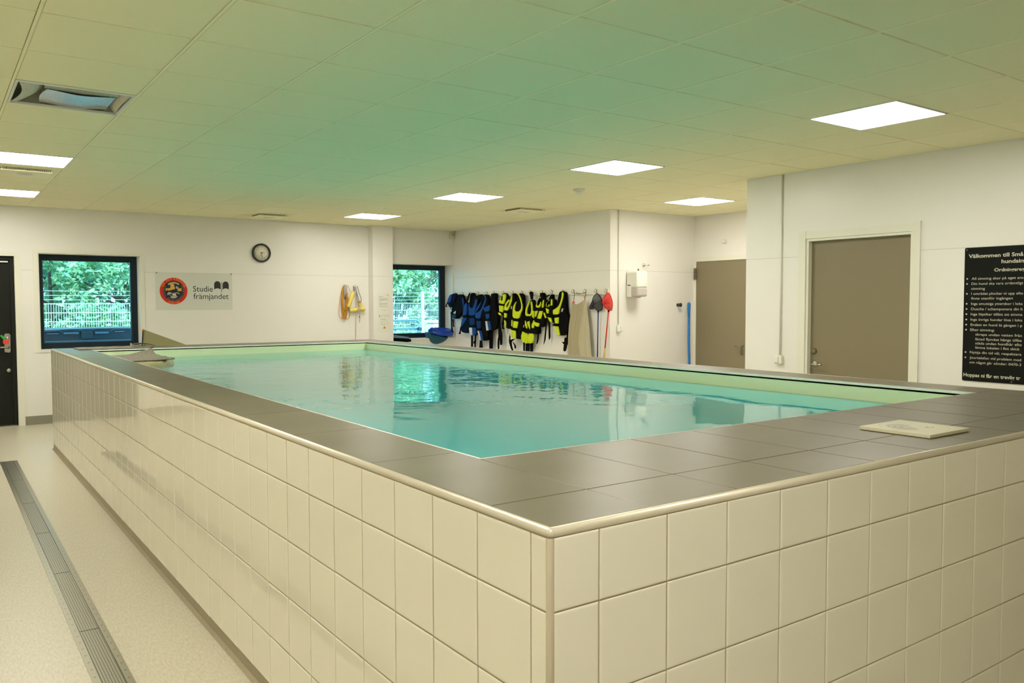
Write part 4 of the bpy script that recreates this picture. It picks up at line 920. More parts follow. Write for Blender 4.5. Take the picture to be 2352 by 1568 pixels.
# ------------------------------------------------------------------ pool
PT, PX, PY = 1.012, 3.50, 8.10        # rim height, outer size
IX0, IX1, IY0, IY1 = 0.290, 3.205, 0.692, 7.58
pool = thing('swimming_pool', 'raised indoor pool clad in cream square tiles with dark stoneware rim', 'pool', (0, 0, 0))
b = MB()   # hollow core (grout coloured) of four walls
b.box(0.0025, IX0-.02, .0025, PY, .05, .995); b.box(IX1+.02, PX, .0025, PY, .05, .995)
b.box(IX0-.02, IX1+.02, .0025, IY0-.02, .05, .995); b.box(IX0-.02, IX1+.02, IY1+.02, PY, .05, .995)
b.build('tile_bed', M['grout'], pool)
rt = random.Random(11)
def tiles(mb, fu, fv, us, vs_, gap=.0028):
    for i in range(len(us)-1):
        for j in range(len(vs_)-1):
            a0, a1 = us[i]+gap/2, us[i+1]-gap/2; c0, c1 = vs_[j]+gap/2, vs_[j+1]-gap/2
            if a1-a0 < .012: continue
            ta, tb = rt.uniform(-.0004, .0004), rt.uniform(-.0004, .0004)
            def q(a, c, h):
                h += ta*(a-(a0+a1)/2)/.1+tb*(c-(c0+c1)/2)/.1
                return fu(a, c, h)
            rings = [(0, -.002), (.0007, .0012), (.0025, .0022), (.006, .0026)]
            V_ = []
            for d, h in rings: V_ += [q(a0+d, c0+d, h), q(a1-d, c0+d, h), q(a1-d, c1-d, h), q(a0+d, c1-d, h)]
            F_ = []
            for k in range(3):
                for n in range(4): F_.append((k*4+n, k*4+(n+1) % 4, k*4+4+(n+1) % 4, k*4+4+n))
            F_.append((12, 13, 14, 15)); mb.add(V_, F_)
zs = [.057, .241-.2+.016, .241, .441, .641, .841, .993]
zs = [.057, .241, .441, .641, .841, .993]
# left face: joint columns every 0.2 m starting .064 from the corner
b = MB(); us = [.010]+[.064+.2*k for k in range(41)]; us = [u for u in us if u < PY-.01]+[PY]
tiles(b, lambda a, c, h: (.0022-h, a, c), None, us, zs)
us = [.010]+[.1309+.2*k for k in range(18)]; us = [u for u in us if u < PX-.01]+[PX]
tiles(b, lambda a, c, h: (a, .0022-h, c), None, us, zs)
us = [0.0]+[.06+.2*k for k in range(18)]; us = [u for u in us if u < PX-.01]+[PX]
tiles(b, lambda a, c, h: (a, PY-.0022+h, c), None, us, zs)
us = [0.0]+[.064+.2*k for k in range(41)]; us = [u for u in us if u < PY-.01]+[PY]
tiles(b, lambda a, c, h: (PX-.0022+h, a, c), None, us, zs)
b.build('wall_tiles', M['tile'], pool)
MB().box(.002, PX-.002, .002, PY-.002, .0, .0555).add([(-.012, -.012, .0005), (.002, .002, .014), (.002, PY, .014), (-.012, PY, .0005)], [(0, 1, 2, 3)]).add([(-.012, -.012, .0005), (PX, -.012, .0005), (PX, .002, .014), (.002, .002, .014)], [(0, 1, 2, 3)]).build('skirting', M['skirt'], pool)
# rim tiles
b = MB()
def slab(x0, x1, y0, y1):
    g = .0015
    x0 += g; x1 -= g; y0 += g; y1 -= g
    if x1-x0 < .02 or y1-y0 < .02: return
    z = PT+rt.uniform(-.0002, .0002)
    b.add([(x0, y0, PT-.01), (x1, y0, PT-.01), (x1, y1, PT-.01), (x0, y1, PT-.01), (x0, y0, z-.001), (x1, y0, z-.001), (x1, y1, z-.001), (x0, y1, z-.001),
           (x0+.001, y0+.001, z), (x1-.001, y0+.001, z), (x1-.001, y1-.001, z), (x0+.001, y1-.001, z)],
          [(0, 1, 5, 4), (1, 2, 6, 5), (2, 3, 7, 6), (3, 0, 4, 7), (4, 5, 9, 8), (5, 6, 10, 9), (6, 7, 11, 10), (7, 4, 8, 11), (8, 9, 10, 11)])
ys = [.224+.599*k for k in range(14)]
yl = [.011]+[y for y in ys if y < IY1]+[IY1]
for i in range(len(yl)-1): slab(.011, .2875, yl[i], yl[i+1])
xf = [.2875+.294*k for k in range(11)]+[PX-.011]
for i in range(len(xf)-1):
    slab(xf[i], xf[i+1], .011, .224); slab(xf[i], xf[i+1], .224, IY0)
yr = [IY0]+[y for y in ys if IY0+.1 < y < IY1]+[IY1]
for i in range(len(yr)-1): slab(IX1, PX-.011, yr[i], yr[i+1])
xb = [.011]+[.2875+.588*k for k in range(6)]+[PX-.011]
for i in range(len(xb)-1): slab(xb[i], xb[i+1], IY1, IY1+.26); slab(xb[i], xb[i+1], IY1+.26, PY-.011)
b.build('rim_tiles', M['coping'], pool)
b = MB(); zt = PT-.0012
b.box(.008, IX0, .008, PY-.01, .99, zt); b.box(IX1, PX-.01, .008, PY-.01, .99, zt); b.box(IX0, IX1, .008, IY0, .99, zt); b.box(IX0, IX1, IY1, PY-.01, .99, zt)
b.build('rim_bed', M['copegrout'], pool)
b = MB(); R_ = .0105; zc_ = PT-R_+.0005
b.tube([(R_-.002, R_-.002, zc_), (R_-.002, PY-.008, zc_)], R_, 20); b.tube([(R_-.002, R_-.002, zc_), (PX-.008, R_-.002, zc_)], R_, 20)
b.tube([(PX-.009, R_-.002, zc_), (PX-.009, PY-.008, zc_)], R_, 16); b.tube([(R_, PY-.009, zc_), (PX-.008, PY-.009, zc_)], R_, 16)
b.lathe([(R_*cos(radians(t_)), R_*sin(radians(t_))) for t_ in range(-90, 91, 15)][1:-1], (R_-.002, R_-.002, zc_), (0, 0, 1), 20)
b.build('edge_profile', M['alu'], pool)
MB().tube([(.006, .006, .057), (.006, .006, .992)], .0082, 16).build('corner_profile', M['alu2'], pool)
b = MB()   # bright lip around the basin
for q in ((IX0-.0005, IX0+.004, IY0, IY1), (IX1-.004, IX1+.004, IY0, IY1), (IX0, IX1, IY0-.0005, IY0+.003), (IX0, IX1, IY1-.004, IY1+.002)):
    b.box(q[0], q[1], q[2], q[3], PT-.012, PT+.0012)
b.build('basin_lip', M['lip'], pool)
b = MB()   # basin: inner faces and floor
b.box(IX0-.01, IX0, IY0, IY1, .05, PT-.012); b.box(IX1, IX1+.01, IY0, IY1, .05, PT-.012)
b.box(IX0, IX1, IY0-.01, IY0, .05, PT-.012); b.box(IX0, IX1, IY1, IY1+.01, .05, PT-.012)
b.box(IX0-.01, IX1+.01, IY0-.01, IY1+.01, .03, .05)
b.build('basin_liner', M['liner'], pool)
WZ = .917
wtr = MB().add([(IX0, IY0, WZ), (IX1, IY0, WZ), (IX1, IY1, WZ), (IX0, IY1, WZ)], [(0, 1, 2, 3)]).build('pool_water', M['water'])
tag(wtr, 'turquoise water filling the raised tiled pool, reflecting the window and vests', 'water', kind='stuff')

# platform in the water and mats
e = thing('pool_platform', 'beige floating entry platform at the far left edge of the pool', 'platform', (.52, 6.9, .86))
MB().poly([(.292, 6.02), (.60, 6.02), (.765, 6.42), (.82, 6.56), (.80, 6.75), (.80, 7.30), (.76, 7.45), (.292, 7.45)], (0, 0, .80), XV, YV, ZV, .168, .03).build('deck', M['foam'], e)
MB().poly([(.30, 6.10), (.56, 6.10), (.70, 6.48), (.70, 7.2), (.30, 7.2)], (0, 0, .966), XV, YV, ZV, .004, 0).build('deck_top', M['foam'], e)
e = thing('ribbed_mat', 'grey ribbed rubber mat on the floating platform with one corner curled up', 'mat', (.5, 6.7, .97), 'grey rubber mats at the pool edge')
def matmesh(x0, x1, y0, y1, zf, n=28, m_=24, th=.008):
    V_ = []; F_ = []
    for s_ in (0, 1):
        for i in range(n+1):
            for j in range(m_+1):
                u, v = i/n, j/m_; x, y = x0+(x1-x0)*u, y0+(y1-y0)*v
                V_.append((x, y, zf(u, v)+(th if s_ else 0)))
    o = (n+1)*(m_+1); I = lambda s_, i, j: s_*o+i*(m_+1)+j
    for i in range(n):
        for j in range(m_):
            F_.append((I(1, i, j), I(1, i+1, j), I(1, i+1, j+1), I(1, i, j+1))); F_.append((I(0, i, j), I(0, i, j+1), I(0, i+1, j+1), I(0, i+1, j)))
    for i in range(n): F_.append((I(0, i, 0), I(0, i+1, 0), I(1, i+1, 0), I(1, i, 0))); F_.append((I(0, i, m_), I(1, i, m_), I(1, i+1, m_), I(0, i+1, m_)))
    for j in range(m_): F_.append((I(0, 0, j), I(1, 0, j), I(1, 0, j+1), I(0, 0, j+1))); F_.append((I(0, n, j), I(0, n, j+1), I(1, n, j+1), I(1, n, j)))
    return MB().add(V_, F_, True)
matmesh(.315, .735, 6.18, 7.08, lambda u, v: .971+.010*u*u+.003*sin(20*v)+.050*max(0, (u-.45)/.55)**1.4*max(0, (v-.78)/.22)**1.4).build('sheet', M['matgrey'], e)
e = thing('coping_mat', 'flat grey rubber mat lying on the far pool rim below the left window', 'mat', (.5, 7.8, PT), 'grey rubber mats at the pool edge')
matmesh(.19, .86, 7.60, 8.02, lambda u, v: PT+.001+.002*sin(14*u+3*v)**2).build('sheet', M['matgrey'], e)
e = thing('folded_rubber_strip', 'dark rubber flap folded over on the far pool rim beside the ramp board', 'rubber strip', (.85, 7.9, PT))
b = MB(); b.poly([(.735, 1.036), (.80, 1.042), (.86, 1.038), (.93, 1.024), (.93, 1.029), (.86, 1.046), (.80, 1.052), (.73, 1.046)], (0, 7.85, 0), XV, ZV, YV, .17)
b.build('sheet', M['rubber'], e)
# entry ramp behind the pool
e = thing('entry_ramp', 'olive dog ramp board sloping down behind the far left pool rim', 'ramp', (2.2, 8.3, 0))
MB().poly([(.90, 1.185), (1.35, 1.000), (3.70, .06), (3.70, .0), (3.45, .0), (1.30, .86), (.90, .92)], (0, 8.28, 0), XV, ZV, YV, .02).build('side_board', M['olive'], e)
MB().poly([(.90, 1.01), (3.60, .02), (3.55, .0), (.90, .97)], (0, 8.30, 0), XV, ZV, YV, .70).build('deck', M['olive'], e)
MB().box(.90, .93, 8.30, 8.34, 0, .97).build('post', M['olive'], e); MB().box(.90, .93, 8.96, 9.0, 0, .97).build('post', M['olive'], e)
MB().tube([(.897, 8.27, 1.186), (.893, 8.27, 1.11), (.884, 8.27, 1.0), (.88, 8.27, .9)], .007, 8).build('edge_cord', M['rubber'], e)
MB().tube([(.90, 8.27, 1.188), (.893, 8.27, 1.165)], .009, 8).build('cord_end', M['orange'], e)

# skimmer lid on the near rim
e = thing('skimmer_lid', 'square ivory plastic lid with engraved rings lying on the near pool rim', 'lid', (1.80, .24, PT))
MB().box(1.665, 1.925, .115, .365, PT+.001, PT+.013, .002).build('plate', M['lid'], e)
b = MB(); zl = PT+.0134
def ring(cx_, cy_, r0, r1, a0=0, a1=360, n=48):
    for i in range(n):
        p = radians(a0+(a1-a0)*i/n); q = radians(a0+(a1-a0)*(i+1)/n)
        b.add([(cx_+r0*cos(p), cy_+r0*sin(p), zl), (cx_+r1*cos(p), cy_+r1*sin(p), zl), (cx_+r1*cos(q), cy_+r1*sin(q), zl), (cx_+r0*cos(q), cy_+r0*sin(q), zl)], [(0, 1, 2, 3)])
ring(1.795, .24, .1100, .1112); ring(1.795, .24, .0900, .0906, 60, 220); ring(1.775, .252, .055, .067, 40, 240); ring(1.772, .252, .034, .049, 20, 260); ring(1.77, .252, .012, .028, 0, 300)
b.build('engraving', M['lid2'], e)
b = MB(); b.box(1.815, 1.825, .20, .212, zl, zl+.0004); b.box(1.83, 1.85, .198, .20, zl, zl+.0004); b.build('stamp', M['skirt'], e)

# floor drain
def DX(y): return -.443+(y-2.15)*.0040
e = thing('floor_drain', 'long stainless floor drain with perforated grates set in the floor', 'floor drain', (-.43, 4, 0))
def strip(y0, y1, xa, xb, z0, z1, mb):
    c0, c1 = DX(y0), DX(y1)
    mb.add([(c0+xa, y0, z0), (c0+xb, y0, z0), (c1+xb, y1, z0), (c1+xa, y1, z0), (c0+xa, y0, z1), (c0+xb, y0, z1), (c1+xb, y1, z1), (c1+xa, y1, z1)],
           [(4, 5, 6, 7), (0, 1, 5, 4), (1, 2, 6, 5), (2, 3, 7, 6), (3, 0, 4, 7)])
b = MB(); strip(-3.0, 7.60, -.0685, -.0405, 0, .0025, b); strip(-3.0, 7.60, .0405, .0685, 0, .0025, b); strip(7.59, 7.605, -.0685, .0685, 0, .003, b)
b.build('flange', M['flange'], e)
b = MB(); strip(-3.0, 7.59, -.041, .041, .0, .0006, b); b.build('channel', M['black'], e)
j = [7.585, 6.60, 5.635, 4.672, 3.726, 2.772, 1.82, .86, -.1, -1.05, -2.0, -2.95]
for i in range(len(j)-1):
    b = MB(); strip(j[i+1]+.003, j[i]-.003, -.0385, .0375, .0008, .0032, b); b.build('grate', M['grate'], e)
# ------------------------------------------------------------------ hook rail and dog life vests
XF = 5.98
e = thing('hook_rail', 'white wall rail with metal hooks carrying the dog life vests', 'hook rail', (XF, 8.2, 1.565))
MB().box(XF-.018, XF, 6.42, 10.145, 1.565, 1.640, .002).build('board', M['trim'], e)
HY = [10.05, 9.84, 9.61, 9.39, 9.15, 8.96, 8.71, 8.47, 8.24, 8.03, 7.77, 7.55, 7.31, 7.09, 6.85, 6.64, 6.45]
for y in HY:
    MB().box(XF-.021, XF-.018, y-.008, y+.008, 1.585, 1.632).tube([(XF-.02, y, 1.602), (XF-.05, y, 1.592), (XF-.062, y, 1.60), (XF-.064, y, 1.622)], .004, 8).tube([(XF-.02, y, 1.62), (XF-.04, y, 1.632), (XF-.045, y, 1.645)], .0035, 8).build('hook', M['steel'], e)
for i, (lab, parts) in enumerate(VESTS):
    ys_ = [p[0] for p in parts[0][3]]; zz = [p[1] for p in parts[0][3]]
    t_ = thing('dog_life_vest', lab, 'life vest', (XF-.06, sum(ys_)/len(ys_), min(zz)), 'dog life vests on the hook rail')
    dx = .030 if i == 0 else (.0, .013, .026)[i % 3]
    for nm, mt, lay, pl in parts:
        pts = [(-y, z) for y, z in pl]
        if nm == 'back_panel': o, th, ins = XF-.030-dx, .050, .012
        elif lay == 0: o, th, ins = XF-.045-dx, .007, .0
        elif nm in ('strap', 'buckle', 'hanging_strap', 'handle'): o, th, ins = XF-.074-dx, .010, .0
        elif lay == 1: o, th, ins = XF-.076-dx, .020, .006
        else: o, th, ins = XF-.090-dx, .012, .0
        MB().poly(pts, (o, 0, 0), -YV, ZV, -XV, th, ins, 1 if len(pts) > 5 else 0).build(nm, M[mt], t_)

# beige cloth on strings
e = thing('hanging_cloth', 'beige lattice-patterned cloth hung by a string from two hooks', 'cloth', (XF-.07, 6.9, .5), )
def cloth(L, R, mt, nm, amp, x0):
    b = MB(); n = 30; rows = 40
    def at(P_, z):
        P_ = sorted(P_, key=lambda q: -q[1])
        if z >= P_[0][1]: return P_[0][0]
        for a_, c_ in zip(P_, P_[1:]):
            if a_[1] >= z >= c_[1]:
                k = (a_[1]-z)/max(1e-6, a_[1]-c_[1]); return a_[0]+(c_[0]-a_[0])*k
        return P_[-1][0]
    zt_, zb_ = max(L[0][1], R[0][1]), .45
    V_ = []
    for i in range(rows+1):
        for k in range(n+1):
            u = k/n; ztop = L[0][1]+(R[0][1]-L[0][1])*u - (.035*sin(pi*u) if nm == 'lattice_panel' else 0)
            z = ztop+(zb_-ztop)*i/rows
            yl_, yr_ = at(L, min(z, L[0][1])), at(R, min(z, R[0][1]))
            V_.append((x0-amp*(.4+.6*i/rows)*(sin(u*9.5+1.2+.5*i/rows)+.4*sin(u*21)), yl_+(yr_-yl_)*u, z))
    F_ = [(i*(n+1)+k, i*(n+1)+k+1, (i+1)*(n+1)+k+1, (i+1)*(n+1)+k) for i in range(rows) for k in range(n)]
    return b.add(V_, F_, True).build(nm, M[mt], e)
cloth([(7.046, 1.464), (7.066, 1.352), (7.081, 1.293), (7.107, 1.161), (7.122, .995), (7.127, .77), (7.13, .45)], [(6.824, 1.496), (6.834, 1.425), (6.863, 1.263), (6.903, 1.081), (6.918, .937), (6.882, .773), (6.87, .45)], 'lattice', 'lattice_panel', .014, XF-.085)
cloth([(6.815, 1.521), (6.834, 1.425), (6.863, 1.263), (6.903, 1.081), (6.918, .937), (6.882, .773), (6.87, .45)], [(6.79, 1.521), (6.765, 1.406), (6.72, 1.137), (6.68, .774), (6.66, .45)], 'clothplain', 'plain_panel', .012, XF-.075)
MB().tube([(XF-.085, 7.020, 1.462), (XF-.075, 7.022, 1.53), (XF-.064, 7.024, 1.592), (XF-.065, 6.99, 1.578), (XF-.066, 6.94, 1.577), (XF-.065, 6.85, 1.583), (XF-.064, 6.803, 1.592), (XF-.07, 6.80, 1.56), (XF-.075, 6.802, 1.52)], .0045, 7).tube([(XF-.066, 6.985, 1.602), (XF-.068, 6.955, 1.575), (XF-.066, 6.925, 1.588)], .004, 6).build('string', M['string'], e)
MB().tube([(XF-.085, 7.035, 1.475), (XF-.088, 7.02, 1.452), (XF-.085, 7.00, 1.468)], .009, 8).tube([(XF-.077, 6.803, 1.545), (XF-.078, 6.803, 1.515)], .008, 8).build('bead', M['beadred'], e)

# landing nets
def net(name, lab, hoop, deep, mt, pm, hand, grip, bag=None):
    e = thing(name, lab, 'net', (XF-.05, hand[0][0], .3), 'nets hanging at the right end of the rail')
    pts = [(XF-.045-(.02*sin(i)), y, z) for i, (y, z) in enumerate(hoop)]
    # smooth the hoop
    q = [Vector(p) for p in pts]
    for _ in range(2):
        r_ = []
        for i, p in enumerate(q):
            nx = q[(i+1) % len(q)]; r_ += [p*.75+nx*.25, p*.25+nx*.75]
        q = r_
    MB().tube(q, .0055, 7, closed=True).build('hoop', M[pm], e)
    c_ = sum(q, Vector())/len(q); n = len(q); b = MB(); V_ = []; F_ = []; rings = 7
    for k in range(rings+1):
        s_ = k/rings
        for i, p in enumerate(q):
            rad = 1-s_**1.6*.93; fold = 1+.07*sin(i*2.1)*s_
            v = c_+(p-c_)*rad*fold; v.x -= deep*sin(s_*pi/2)*(1+.15*sin(i*1.7)); v.z -= .035*s_
            V_.append(v)
    for k in range(rings):
        for i in range(n): F_.append((k*n+i, k*n+(i+1) % n, (k+1)*n+(i+1) % n, (k+1)*n+i))
    b.add(V_, F_, True).build('net_bag', M[mt], e)
    if bag:
        MB().poly([(-y, z) for y, z in bag], (XF-.05, 0, 0), -YV, ZV, -XV, .012, .003, 1).build('net_pouch', M[mt], e)
        MB().tube([(XF-.09, 6.655, 1.41), (XF-.10, 6.61, 1.43), (XF-.08, 6.505, 1.49)], .004, 6).build('drawcord', M['bk'], e)
    MB().tube([(XF-.045, y, z) for y, z in hand], .0085, 10).build('handle', M[pm if pm != 'bk' else 'bluepole'], e)
    if grip: MB().tube([(XF-.045, y, z) for y, z in grip], .0135, 12, rs=[.0095, .0125, .014]).build('grip', M['grip'], e)
    MB().tube([(XF-.045, hand[0][0], hand[0][1]+.004), (XF-.045, hand[0][0], hand[0][1]-.02)], .011, 10).build('collar', M['bk'], e)
net('dip_net', 'black mesh dip net with dark blue handle hanging by its hoop', [(6.61, 1.586), (6.553, 1.564), (6.501, 1.513), (6.496, 1.457), (6.524, 1.369), (6.581, 1.359), (6.648, 1.381), (6.677, 1.457), (6.668, 1.52)], .05, 'netblack', 'bk', [(6.581, 1.359), (6.593, .772), (6.60, .45)], None, [(6.662, 1.52), (6.745, 1.406), (6.735, 1.385), (6.706, 1.374), (6.648, 1.381)])
net('dip_net', 'red mesh dip net with red handle and ochre grip, rightmost on the rail', [(6.412, 1.59), (6.348, 1.574), (6.302+.015, 1.524), (6.292+.015, 1.456), (6.342, 1.363), (6.388, 1.366), (6.449, 1.394), (6.477, 1.469), (6.459, 1.538)], .055, 'netred', 'redpole', [(6.386, 1.366), (6.451, .889)], [(6.451, .89), (6.469, .766), (6.51, .46)])

# ------------------------------------------------------------------ ropes and floats on the back wall
rr2 = random.Random(5)
e = thing('rope_coil', 'coiled orange rope looped over a hook on the back wall', 'rope', (4.066, YB, 1.185))
MB().lathe([(.012, 0), (.012, .035), (.016, .04), (.014, .05)], (4.066, YB, 1.716), (0, -1, 0), 16).build('hook', M['white'], e)
b = MB()
for k in range(15):
    w_ = rr2.uniform(.022, .062); zb_ = rr2.uniform(1.21, 1.36); yo = YB-.018-rr2.random()*.022; sx = rr2.uniform(-.02, .015)
    if k == 3: w_, zb_, sx = .07, 1.235, -.06
    if k == 7: w_, zb_, sx = .055, 1.225, .035
    pts = []
    for i in range(28):
        a = 2*pi*i/28; s_ = sin(a); c_ = cos(a)
        z = (1.735+zb_)/2+(1.735-zb_)/2*c_
        belly = w_*(.8+.35*((1.735-z)/(1.735-zb_))**2*(1 if k in (3, 7) else .45))
        neck = 1.0
        pts.append((4.062+s_*belly*neck+sx*((1.735-z)/.5)**2, yo-.006*sin(3*a+k), z+.004*sin(5*a)))
    b.tube(pts, .0038, 6, closed=True)
b.tube([(4.09, YB-.04, 1.73), (4.115, YB-.04, 1.71), (4.13, YB-.04, 1.67), (4.142, YB-.04, 1.645)], .004, 6)
b.build('rope', M['rope'], e)
b = MB()
for k in range(6):
    x_ = 4.045+.008*k; b.tube([(x_+.004, YB-.05, 1.72), (x_-.004, YB-.054, 1.62), (x_+.003-.002*k, YB-.052, 1.55+.008*k)], .004, 6)
b.build('silver_wrap', M['silver'], e)
b = MB(); b.tube([(4.04, YB-.055, 1.533), (4.06, YB-.058, 1.528), (4.075, YB-.055, 1.535)], .007, 6); b.build('wrap_end', M['ink2'], e)
e = thing('float_line', 'three yellow foam floats on a cord hanging from the right hook', 'float line', (4.218, YB, 1.35))
MB().lathe([(.012, 0), (.012, .035), (.016, .04), (.014, .05)], (4.218, YB, 1.717), (0, -1, 0), 16).build('hook', M['white'], e)
def flt(p, q, r):
    p = Vector(p); q = Vector(q); d = (q-p).normalized(); L_ = (q-p).length
    MB().lathe([(.006, 0), (r*.93, .001), (r, .006), (r, L_-.006), (r*.93, L_-.001), (.006, L_)], p, d, 20).build('foam_float', M['float'], e)
flt((4.196, YB-.035, 1.637), (4.112, YB-.04, 1.402), .029)
flt((4.128, YB-.04, 1.354), (4.372, YB-.05, 1.380), .031)
flt((4.292, YB-.03, 1.488), (4.322, YB-.04, 1.395), .027)
b = MB()
b.tube([(4.218, YB-.04, 1.738), (4.232, YB-.045, 1.71), (4.245, YB-.05, 1.62), (4.275, YB-.05, 1.52), (4.282, YB-.05, 1.49), (4.262, YB-.055, 1.47), (4.25, YB-.055, 1.50), (4.24, YB-.05, 1.60), (4.21, YB-.045, 1.70)], .005, 7)
b.tube([(4.218, YB-.04, 1.738), (4.20, YB-.04, 1.70), (4.205, YB-.04, 1.65), (4.196, YB-.035, 1.637)], .005, 7)
b.tube([(4.112, YB-.04, 1.402), (4.108, YB-.04, 1.375), (4.125, YB-.04, 1.354)], .008, 7)
b.tube([(4.235, YB-.09, 1.72), (4.26, YB-.09, 1.63), (4.298, YB-.09, 1.53), (4.30, YB-.09, 1.50), (4.27, YB-.085, 1.47)], .0055, 7)
b.build('cord', M['cordgrey'], e)
b = MB()
b.tube([(4.27, YB-.085, 1.41), (4.295, YB-.095, 1.36), (4.30, YB-.095, 1.325), (4.28, YB-.095, 1.315), (4.262, YB-.095, 1.34), (4.262, YB-.09, 1.40)], .004, 6)
b.tube([(4.245, YB-.09, 1.45), (4.25, YB-.09, 1.36), (4.262, YB-.09, 1.32)], .006, 6)
b.build('cord_loop', M['silver'], e)
b = MB(); b.tube([(4.268, YB-.09, 1.275), (4.268, YB-.09, 1.245)], .008, 8); b.tube([(4.268, YB-.09, 1.245), (4.275, YB-.09, 1.23), (4.268, YB-.09, 1.215), (4.272, YB-.09, 1.19), (4.264, YB-.09, 1.178), (4.262, YB-.09, 1.185)], .0035, 6); b.tube([(4.266, YB-.09, 1.32), (4.268, YB-.09, 1.275)], .002, 6)
b.build('snap_hook', M['hinge'], e)
tag(MB().tube([(4.214, YB-.045, 1.735), (4.222, YB-.05, 1.70), (4.238, YB-.05, 1.45), (4.236, YB-.03, 1.2), (4.234, YB-.02, .9), (4.232, YB-.02, .3)], .0055, 7).build('pull_cord', M['pink']), 'pale pink cord hanging straight down from the float hook to the floor', 'cord')

# things on the sill of the corner window
e = thing('inflatable_ring', 'bright blue inflatable collar lying on the corner window sill', 'inflatable ring', (5.75, 10.22, WZ0))
b = MB(); V_ = []; F_ = []; n1, n2 = 40, 16
for i in range(n1):
    a = 2*pi*i/n1
    for k in range(n2):
        p = 2*pi*k/n2; rt_ = .055+.003*sin(a*14)
        R0 = .125+rt_*cos(p)
        x, y, z = R0*1.25*cos(a), R0*.78*sin(a), rt_*.85*sin(p)
        V_.append((5.755+x*cos(.0)+.0*z, 10.19+y, 1.000+z+.22*(y)-.02*x))
for i in range(n1):
    for k in range(n2): F_.append((i*n2+k, ((i+1) % n1)*n2+k, ((i+1) % n1)*n2+(k+1) % n2, i*n2+(k+1) % n2))
b.add(V_, F_, True).build('ring', M['ringblue'], e)
MB().tube([(5.60, 10.12, 1.03), (5.565, 10.15, 1.045), (5.555, 10.2, 1.02), (5.57, 10.22, .99)], .032, 12, rs=[.018, .034, .034, .02]).build('end_lobe', M['ringblue'], e)
e = thing('rubber_bag', 'dark teal rubber bag sagging over the edge of the corner window sill', 'bag', (5.66, 10.12, .80))
b = MB()
pr = [(5.47, .995), (5.50, 1.01), (5.60, .985), (5.72, .955), (5.84, .935), (5.85, .905), (5.81, .86), (5.74, .82), (5.64, .800), (5.57, .815), (5.51, .87), (5.475, .93)]
b.poly(pr, (0, 10.22, 0), XV, ZV, -YV, .13, .035, 2); b.build('bag', M['ringteal'], e)
e = thing('folded_garment', 'black folded garment with pale top on the left end of the corner window sill', 'garment', (4.98, 10.2, WZ0))
MB().poly([(4.80, .855), (5.155, .850), (5.16, .90), (5.10, .912), (4.80, .93)], (0, 10.135, 0), XV, ZV, -YV, .05, .01, 1).build('lower_layer', M['bk'], e)
MB().poly([(4.80, .915), (5.20, .905), (5.12, .935), (5.05, .945), (4.80, .985)], (0, 10.13, 0), XV, ZV, YV, .16, .012, 1).build('upper_layer', M['pb'], e)

# ------------------------------------------------------------------ outdoors
e = thing('storage_box', 'dark blue plastic storage box with ribbed lid right outside the left window', 'storage box', (1.2, 11.5, -.12))
yb0 = 11.2
b = MB()
b.poly([(-.6, .62), (2.6, .62), (2.6, 1.09), (1.9, 1.115), (1.2, 1.124), (.6, 1.120), (.2, 1.108), (-.6, 1.07)], (0, yb0+.06, 0), XV, ZV, YV, .9); b.build('lid', M['bin'], e)
MB().box(-.55, 2.55, yb0+.05, yb0+.9, -.12, .95, .02).build('body', M['bin'], e)
def rail_(pts, r, nm, mt='bin'): MB().tube([(x, yb0+.045, z) for x, z in pts], r, 8).build(nm, M[mt], e)
rail_([(-.5, 1.085), (.24, 1.092), (.445, 1.098), (.505, 1.035), (.68, 1.038), (.68, 1.098), (.86, 1.100), (.86, 1.045), (1.04, 1.048), (1.105, 1.104), (1.34, 1.108), (2.4, 1.09)], .010, 'lid_rib')
MB().box(.70, .84, yb0+.005, yb0+.06, .985, 1.085, .008).build('latch', M['bin'], e)
for x_a, x_b, zc2 in ((.29, .43, 1.063), (1.12, 1.24, 1.075)): MB().box(x_a, x_b, yb0+.035, yb0+.06, zc2-.006, zc2+.006, .003).build('label_strip', M['tubes'], e)
for x_a, x_b in ((.49, .67), (.87, 1.04)): MB().box(x_a, x_b, yb0+.03, yb0+.06, 1.052, 1.075, .004).build('grip_recess', M['tubes'], e)
MB().box(-.5, 2.5, yb0+.03, yb0+.05, .955, .965).build('seam', M['tubes'], e)

e = thing('bike_rack', 'pale blue looped tubular rack standing outside the corner window', 'rack', (7.3, 15, -.12))
b = MB()
lp = [(5.8, 15, 1.085), (7.82, 15, 1.085)]+[(7.90+.12*sin(radians(a)), 15, .995+.09*cos(radians(a))) for a in range(0, 181, 20)]+[(7.82, 15, .905), (5.8, 15, .905)]
b.tube(lp, .024, 12); b.build('loop', M['tubes'], e)
for x_ in (6.1, 7.1, 7.95): MB().tube([(x_, 15.02, .9), (x_, 15.05, .4), (x_, 15.05, -.12)], .02, 10).build('leg', M['tubes'], e)
for x_ in (6.6, 7.0, 7.4, 7.8): MB().tube([(x_, 15, .72), (x_, 15, .905)], .012, 8).build('bar', M['tubes'], e)
MB().tube([(5.8, 15, .72), (7.95, 15, .72)], .015, 8).build('rail', M['tubes'], e)
MB().box(7.80, 7.87, 14.93, 15.0, .97, 1.0, .005).box(7.98, 8.06, 14.95, 15.02, .84, .92, .01).build('clamp', M['bin'], e)
e = thing('utility_cabinet', 'white utility cabinet standing outside the corner window at right', 'cabinet', (8.6, 15.4, -.12))
MB().box(8.50, 8.95, 15.2, 15.6, -.12, .99, .01).build('body', M['white'], e)
MB().box(8.48, 8.97, 15.18, 15.62, 1.0, 1.065, .012).build('cap', M['white'], e)

